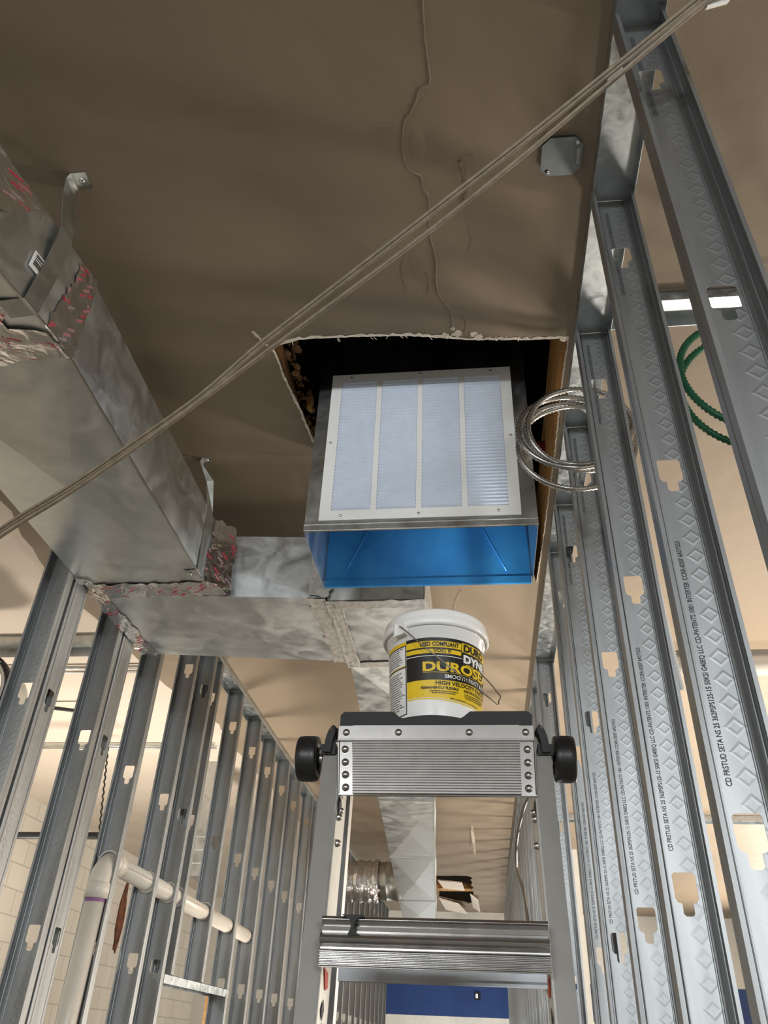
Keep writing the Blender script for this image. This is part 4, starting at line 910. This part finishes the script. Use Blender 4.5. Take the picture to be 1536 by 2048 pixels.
wraptext(tx, 'DUROSEAL', -0.265, 0.5590, 0.0165, width=0.170, bold=0.035, mat=1)
band(tx, -0.265, 1.6, 0.5560, 0.5566, 0.0011, 40, 1)
wraptext(tx, 'SMOOTH DUCT & FLEX SEALER', 0.185, 0.5465, 0.0066, width=0.150, bold=0.02, mat=2)
wraptext(tx, 'HIGH VELOCITY DUCT SEALER', 0.0, 0.5335, 0.0070, width=0.150, bold=0.025)
wraptext(tx, 'PERMANENTLY FLEXIBLE', -0.305, 0.5260, 0.0045, width=0.068, bold=0.03)
wraptext(tx, 'INDOOR & OUTDOOR USE', 0.62, 0.5262, 0.0042, width=0.062, bold=0.03)
for r_, (t0, wd) in enumerate(((-0.12, 0.050), (-0.08, 0.042), (0.63, 0.060), (0.64, 0.052), (0.66, 0.048))):
    z = (0.5212, 0.5178, 0.5212, 0.5178, 0.5145)[r_]; t = t0
    while t < t0 + wd / 0.085:
        d = random.uniform(0.01, 0.035); band(tx, t, t + d, z, z + 0.0016, 0.0011, 3, 0); t += d + 0.008
wraptext(tx, 'NET CONTENTS: 1 U.S. GALLON', 0.30, 0.5085, 0.0030, width=0.062, bold=0.01, rise=-0.06)
tx.build('label_lettering', [M_['blk'], M_['yel'], M_['wht']], pail)
# white directions panel on the left
tl = MB(); TA, TB = -1.32, T0 - 0.005
band(tl, TA, TB, lambda th: 0.487 + 0.010 * (th - TB), 0.618, 0.0003, 16, 2); band(tl, TA, TB, 0.614, 0.6215, 0.0006, 16, 1)
band(tl, TB - 0.022, TB, 0.485, 0.614, 0.0008, 3, 0); band(tl, TA, TB, 0.6125, 0.6145, 0.0008, 16, 0); band(tl, TA, TB, 0.5715, 0.5735, 0.0008, 16, 0); band(tl, TA, TB, 0.5740, 0.5755, 0.0007, 16, 1)
band(tl, TA, TB, lambda th: 0.4855 + 0.010 * (th - TB), lambda th: 0.4872 + 0.010 * (th - TB), 0.0008, 16, 0)
z = 0.609; rnd = random.Random(4)
while z > 0.494:
    if not (0.566 < z < 0.579):
        t = TA + 0.05; end = TB - 0.05 - rnd.random() * 0.18
        while t < end:
            d = rnd.uniform(0.03, 0.12); band(tl, t, min(t + d, end), z, z + 0.0013, 0.0009, 3, 0); t += d + 0.016
    z -= 0.0042
tl.build('directions_panel', [M_['blk'], M_['yel'], M_['wht']], pail)
# handle ears and wire bail
for th in (-0.70, -0.70 + math.pi):
    mb = MB(); a = th + phi0; cdir = Vector((math.sin(a), -math.cos(a), 0)); tdir = Vector((math.cos(a), math.sin(a), 0)); c = Vector((PX, PY, 0)) + cdir * 0.0955
    def blk(u0, u1, za, zb, dep):
        q = [c + tdir * u0 + Vector((0, 0, za)), c + tdir * u1 + Vector((0, 0, za)), c + tdir * u1 + Vector((0, 0, zb)), c + tdir * u0 + Vector((0, 0, zb))]
        mb.hexa(q, [k + cdir * dep for k in q])
    blk(-0.013, 0.013, 0.634, 0.656, 0.007); blk(-0.013, -0.009, 0.632, 0.658, 0.0095); blk(0.009, 0.013, 0.632, 0.658, 0.0095); blk(-0.013, 0.013, 0.632, 0.636, 0.0095)
    mb.build('handle_ear', M_['pail'], pail, bevel=0.0008)
bp = [(-0.70, 0.650, 0.104), (-0.55, 0.636, 0.106), (-0.25, 0.604, 0.104), (0.05, 0.577, 0.103), (0.35, 0.553, 0.103), (0.62, 0.537, 0.104), (0.9, 0.527, 0.107), (1.15, 0.520, 0.113), (1.30, 0.519, 0.117), (1.36, 0.528, 0.117), (1.42, 0.540, 0.120), (1.55, 0.553, 0.115), (1.9, 0.590, 0.108), (2.44, 0.650, 0.104)]
P = []
for th, z, r_ in bp:
    a = th + phi0; P.append((PX + r_ * math.sin(a), PY - r_ * math.cos(a), z))
mb = MB(); mb.tube(smooth_path(P, 8), 0.0012, 8)
mb.build('wire_bail', M_['wire'], pail)

# ------------------------------------------------------------------ ceiling box cover
OC = (0.234, 1.002); zc = H - 0.012
oct_ = thing('ceiling_box', (OC[0], OC[1], zc), 'octagonal grey steel cover on a round hole in the ceiling beside the right partition', 'electrical box')
def octo(r, rot=0.0, cut=0.62):
    w_ = r * cut; pts = [(r, w_), (w_, r), (-w_, r), (-r, w_), (-r, -w_), (-w_, -r), (w_, -r), (r, -w_)]
    c_, s_ = math.cos(rot), math.sin(rot); return [(OC[0] + x * c_ - y * s_, OC[1] + x * s_ + y * c_) for x, y in pts]
mb = MB(); rot = 0.02
slot = [(OC[0] + 0.036 + a, OC[1] + b) for a, b in ((-.003, -.020), (.003, -.020), (.004, .018), (-.002, .018))]
sh = [(OC[0] - 0.031 + 0.0045 * math.cos(k * .785), OC[1] + 0.032 + 0.0045 * math.sin(k * .785)) for k in range(8)]
mb.poly([octo(0.045, rot), sh], lambda u, v: (u, v, zc)); mb.build('cover_plate', M_['cover'], oct_, solid=0.0016, offset=0)
mb = MB(); n = 8; o1 = octo(0.0435, rot); mb.add([(x, y, zc + .001) for x, y in o1] + [(x, y, H + .03) for x, y in o1], [(k, (k + 1) % n, n + (k + 1) % n, n + k) for k in range(n)]); mb.build('box_side', M_['blacks'], oct_)
mb = MB(); mb.hexa([(x, y, zc - .0012) for x, y in slot], [(x, y, zc - .0035) for x, y in slot]); mb.build('raised_slot', M_['zinc'], oct_, bevel=0.001)
for (x, y) in ((OC[0] - .028, OC[1] + .035), (OC[0] + .033, OC[1] - .031)):
    mb = MB(); mb.lathe([(0, -.003), (0.0025, -.003), (0.004, -.001), (0.004, 0.001)], (x, y, zc - .001), 'z', 12); mb.build('screw', M_['zinc'], oct_)

# ------------------------------------------------------------------ slack cables crossing the view
upr = [(-1.35, 1.466, 0.80), (-1.017, 1.3, 0.902), (-0.827, 1.205, 0.936), (-0.665, 1.125, 0.980), (-0.509, 1.047, 1.027), (-0.385, 0.985, 1.092), (-0.221, 0.904, 1.157), (-0.06, 0.823, 1.219), (0.099, 0.744, 1.283), (0.245, 0.671, 1.346), (0.388, 0.6, 1.412), (0.52, 0.535, 1.47)]
lor = [(-1.35, 1.470, 0.775), (-1.005, 1.294, 0.877), (-0.813, 1.199, 0.917), (-0.655, 1.12, 0.960), (-0.505, 1.045, 1.008), (-0.368, 0.977, 1.058), (-0.208, 0.897, 1.112), (-0.042, 0.814, 1.172), (0.105, 0.741, 1.238), (0.249, 0.669, 1.312), (0.402, 0.593, 1.391), (0.54, 0.525, 1.45)]
mb = MB(); mb.tube(smooth_path(upr, 8), 0.0040, 12); mb.tube([v + Vector((0.003, 0.002, -0.006)) for v in smooth_path(upr, 8)], 0.0030, 12)
o = mb.build('strung_cable', M_['rope']); tag(o, 'upper of the two taupe cables strung diagonally across the view', 'cable', 'strung cables')
mb = MB(); mb.tube(smooth_path(lor, 8), 0.0042, 12); mb.tube([v + Vector((0.002, 0.001, 0.0055)) for v in smooth_path(lor, 8)], 0.0028, 12)
o = mb.build('strung_cable', M_['rope']); tag(o, 'lower of the two taupe cables strung diagonally across the view', 'cable', 'strung cables')
mb = MB(); mb.hexa([(0.405, 0.598, 1.422), (0.445, 0.600, 1.440), (0.440, 0.604, 1.402), (0.402, 0.603, 1.386)], [(0.408, 0.592, 1.420), (0.448, 0.594, 1.438), (0.443, 0.598, 1.400), (0.405, 0.597, 1.384)])
o = mb.build('tape_flag', M_['wht'], bevel=0.001); tag(o, 'white tape flag stuck on the strung cables at the top edge of the frame', 'tape')

# ------------------------------------------------------------------ armoured cables
def coil(name, label, mat, c, R, ax1, ax2, turns, spread, r, squash=1.0, seed=1, a0=0.0, dR=0.0, lead=None):
    rnd = random.Random(seed); P = []; a1, a2 = Vector(ax1).normalized(), Vector(ax2).normalized(); nrm = a1.cross(a2); n = int(turns * 40)
    ph = [rnd.uniform(0, 6.28) for _ in range(4)]
    for i in range(n + 1):
        th = a0 + 2 * math.pi * turns * i / n; k = turns * i / n - turns / 2
        k = k * math.cos(0.9 * k)
        rr = R * (1 + 0.035 * math.sin(0.5 * th + ph[0]) + 0.03 * math.sin(1.3 * th + ph[1])) + dR * k
        P.append(Vector(c) - a2 * dR * k + a1 * rr * math.cos(th) + a2 * rr * squash * math.sin(th) + nrm * spread * math.sin(0.37 * th + ph[2]))
    if lead: P = smooth_path([Vector(q) for q in lead] + [P[0]], 8)[:-1] + P
    mb = MB(); armoured(mb, P, r); o = mb.build(name, mat); tag(o, label, 'cable'); return o
coil('armoured_cable_coil', 'coil of silver armoured cable hanging from the third right stud into the ceiling opening view', M_['mc'], (0.300, 1.640, 1.385), 0.150, (1, 0.15, 0.0), (0.12, 0, 1), 4.0, 0.030, 0.0074, 0.90, 5, 0.0, 0.020)
coil('armoured_cable_coil', 'coil of green armoured cable hanging between the two nearest right studs', M_['mcg'], (0.645, 1.345, 1.270), 0.160, (1, 0.05, -0.1), (0.15, 0.1, 1), 2.0, 0.030, 0.0076, 1.12, 2, lead=[(0.86, 1.36, H - 0.001), (0.86, 1.36, 1.58), (0.83, 1.355, 1.42)])
mb = MB(); armoured(mb, smooth_path([(0.452, 1.75, H - 0.001), (0.458, 1.75, 1.539), (0.459, 1.75, 1.327), (0.462, 1.75, 1.009), (0.470, 1.75, 0.759), (0.474, 1.75, 0.70)], 8), 0.0068, 0.008)
o = mb.build('armoured_cable', M_['wht']); tag(o, 'straight white armoured cable hanging between the second and third right studs', 'cable')
mb = MB(); armoured(mb, smooth_path([(0.30, 3.74, 1.03), (0.27, 3.72, 1.02), (0.235, 4.1, 1.05), (0.225, 5.0, 1.08), (0.235, 5.5, 1.01), (0.25, 5.1, 0.80), (0.25, 4.7, 0.55), (0.26, 4.4, 0.40), (0.31, 4.3, 0.2)], 8), 0.008, 0.012)
o = mb.build('armoured_cable', M_['mc']); tag(o, 'long pale armoured cable drooping along the far right studs behind the ladder', 'cable')

# ------------------------------------------------------------------ white drain pipe through the left studs
pipe = thing('drain_pipe', (-1.376, 2.94, FL), 'white plastic drain pipe with an elbow, rising and passing through the left studs', 'pipe')
xp, zp, rp = -1.366, 0.538, 0.0345; yv = 2.915
mb = MB(); mb.tube([(xp - .012, yv, FL), (xp - .005, yv, 0.0), (xp, yv, 0.425)], rp, 32); mb.build('vertical_pipe', M_['pvc'], pipe)
mb = MB(); mb.tube([(xp, 3.02, zp), (xp, 5.02, zp - 0.022)], rp, 32); mb.build('horizontal_pipe', M_['pvc'], pipe)
E = []; rb = 0.085
for k in range(13):
    a = k / 12 * math.pi / 2; E.append((xp, yv + rb * (1 - math.cos(a)), zp - rb + rb * math.sin(a)))
mb = MB(); mb.tube(E, rp + 0.004, 32); mb.lathe([(rp + .001, -0.048), (rp + .0085, -0.048), (rp + .0085, 0.0), (rp + .004, 0.004)], (xp, yv, zp - rb + .002), 'z', 40); mb.lathe([(rp + .004, -.004), (rp + .0085, 0), (rp + .0085, 0.046), (rp + .001, .046)], (xp, yv + rb - .002, zp), 'y', 40); mb.build('elbow', M_['pvc'], pipe)
mb = MB(); mb.lathe([(rp + .0006, -0.0), (rp + .0012, 0.004), (rp + .0006, 0.011)], (xp, yv, zp - rb - .058), 'z', 40); mb.build('primer_ring', M_['pvcp'], pipe)
for y in (ly[2], ly[3], ly[4], ly[5], ly[6]):
    mb = MB(); mb.lathe([(rp + .0005, 0.0), (rp + .008, 0.0), (rp + .010, -0.004), (rp + .006, -.009), (rp + .0005, -.009)], (xp, y, zp - 0.004), 'y', 36); mb.build('stud_grommet', M_['pvc'], pipe)
vs, fs = text2d('PVC-1120 SCH 40 PR 280 PSI @ 73F NSF-DWV ASTM D-1785', 0.01); L = max(v[0] for v in vs); mb = MB()
for y0, y1 in ((3.06, 3.34), (3.77, 4.12)):
    sc = (y1 - y0) / L
    mb.add([(xp + (rp + .0008) * math.cos((v[1] - .5) * .006 / rp), y0 + v[0] * sc, zp - .003 + (rp + .0008) * math.sin((v[1] - .5) * .006 / rp)) for v in vs], fs)
mb.build('printed_lettering', M_['pvcink'], pipe)

# ------------------------------------------------------------------ things in the left room
mb = MB(); mb.box(-4.08, -1.95, 3.62, 3.71, H + 0.075, H + 0.12); mb.box(-4.08, -1.95, 3.71, 3.715, H + 0.03, H + 0.12)
o = mb.build('ceiling_channel', M_['duct2']); tag(o, 'dark grey steel channel running crosswise on the pale ceiling of the left room', 'channel')
for (yy, lb_) in ((4.02, 'nearer thin conduit crossing the pale ceiling of the left room'), (5.42, 'farther thin conduit crossing the pale ceiling of the left room')):
    mb = MB(); mb.tube([(-4.05, yy, H + .10), (-1.9, yy, H + .10)], 0.011, 10); mb.tube([(-4.05, yy + .06, H + .10), (-1.9, yy + .06, H + .10)], 0.008, 10)
    o = mb.build('ceiling_conduit', M_['strap']); tag(o, lb_, 'conduit', 'ceiling conduits in the left room')
rd = thing('round_duct', (-2.36, 3.25, 0.9), 'end of a round metal duct at the left edge of the frame, behind the studs', 'duct')
mb = MB(); mb.lathe([(0.17, 0.0), (0.19, 0.0), (0.19, 0.22)], (-2.40, 3.25, 1.33), 'y', 40); mb.build('duct_pipe', M_['duct'], rd, solid=0.002)
mb = MB(); mb.lathe([(0.195, 0.0), (0.205, 0.0), (0.205, 0.04), (0.192, 0.05)], (-2.40, 3.24, 1.33), 'y', 40); mb.build('end_band', M_['blacks'], rd)
mb = MB(); mb.tube([(-4.05, 5.0, 1.045), (-2.42, 5.0, 1.06)], 0.022, 14); o = mb.build('black_pipe', M_['blacks']); tag(o, 'black horizontal pipe in the left room, ending near the white elbow', 'pipe')
mb = MB(); mb.tube([(-3.0, 4.6, H + .110), (-2.50, 4.6, 1.727)], 0.012, 10); o = mb.build('black_pipe', M_['blacks']); tag(o, 'thin dark rod under the pale ceiling between the first two left studs', 'rod')
tw = []
for k in range(160): a = k * 0.55; tw.append((-2.62 + 0.10 * k / 160 + 0.0035 * math.cos(a), 5.22 + 0.0035 * math.sin(a), 1.79 - 0.70 * k / 160))
mb = MB(); mb.tube(tw, 0.006, 6); o = mb.build('hanger_wire', M_['blacks']); tag(o, 'dark twisted hanger wire dropping from the left room ceiling to the black pipe', 'wire')
gb = thing('steel_box', (-1.95, 5.9, 0.9), 'grey steel box with seams seen between two left studs above the white pipe', 'box')
mb = MB(); mb.box(-2.10, -1.96, 5.86, 6.10, 0.98, H + .12); mb.build('box_body', M_['duct2'], gb, bevel=0.004)
for z in (1.06, 1.15, 1.24): mb = MB(); mb.box(-2.105, -1.955, 5.852, 5.86, z, z + .008); mb.build('box_rib', M_['duct'], gb)
mb = MB(); mb.box(-1.72, -1.62, 5.5, 5.6, FL, 0.24); o = mb.build('wood_post', M_['wood']); tag(o, 'brown wooden post under the header, between the left studs', 'post')
rnd = random.Random(22); mb = MB(); n = 16
pts = [(9.48 + 0.075 * math.sin(k / n * 2 * math.pi) * rnd.uniform(.5, 1.3), 1.14 + 0.36 *  math.cos(k / n * 2 * math.pi) * rnd.uniform(.85, 1.1)) for k in range(n)]
mb.poly([pts], lambda u, v: (-4.09, u, v)); o = mb.build('wall_gash', M_['cav'], solid=0.012, offset=0); tag(o, 'rusty brown ragged gash in the white block wall, below the white pipe', 'hole')
for k, (a, b, c_) in enumerate((((-4.07, 5.3, 1.62), (-4.02, 5.9, 1.35), (-4.0, 6.0, 0.9)), ((-4.07, 4.2, 0.55), (-3.9, 5.1, 0.70), (-3.7, 5.9, 0.80)), ((-4.07, 4.2, 0.45), (-3.9, 5.1, 0.58), (-3.7, 5.9, 0.66)))):
    mb = MB(); mb.tube(smooth_path([a, b, c_], 8), 0.006, 8); o = mb.build('loose_wire', M_['blacks' if k else 'rope'])
    tag(o, ['thin looping wire at the top of the white block wall', 'upper thin wire slanting across the white block wall', 'lower thin wire slanting across the white block wall'][k], 'wire', 'loose wires on the block wall')
mb = MB(); mb.tube(smooth_path([(-1.38, 5.015, 0.515), (-1.40, 5.05, 0.42), (-1.37, 5.08, 0.30)], 8), 0.006, 8); o = mb.build('loose_wire', M_['wht']); tag(o, 'short white cable hanging just below the end of the white pipe', 'wire')

# ------------------------------------------------------------------ things in the right room and at the far end
mb = MB(); mb.tube([(0.95, 3.72, H - 0.06), (4.2, 3.72, H - 0.06)], 0.05, 20); o = mb.build('white_ceiling_pipe', M_['pvc']); tag(o, 'white pipe under the right room ceiling, near the right edge of the frame', 'pipe')
mb = MB(); mb.box(0.50, 0.56, 4.9, 4.99, FL, 1.0); o = mb.build('pale_post', M_['wallw']); tag(o, 'pale yellow-white upright board just right of the ladder', 'board')
bw = thing('wall_outlet', (-0.095, 12.47, 0.61), 'small dark outlet box on the blue band of the far wall', 'outlet')
mb = MB(); mb.box(-0.135, -0.055, 12.48, 12.5, 0.61, 0.70); mb.build('outlet_box', M_['blacks'], bw)
mb = MB(); mb.box(-0.120, -0.090, 12.47, 12.482, 0.63, 0.68); mb.build('outlet_insert', M_['zinc'], bw)
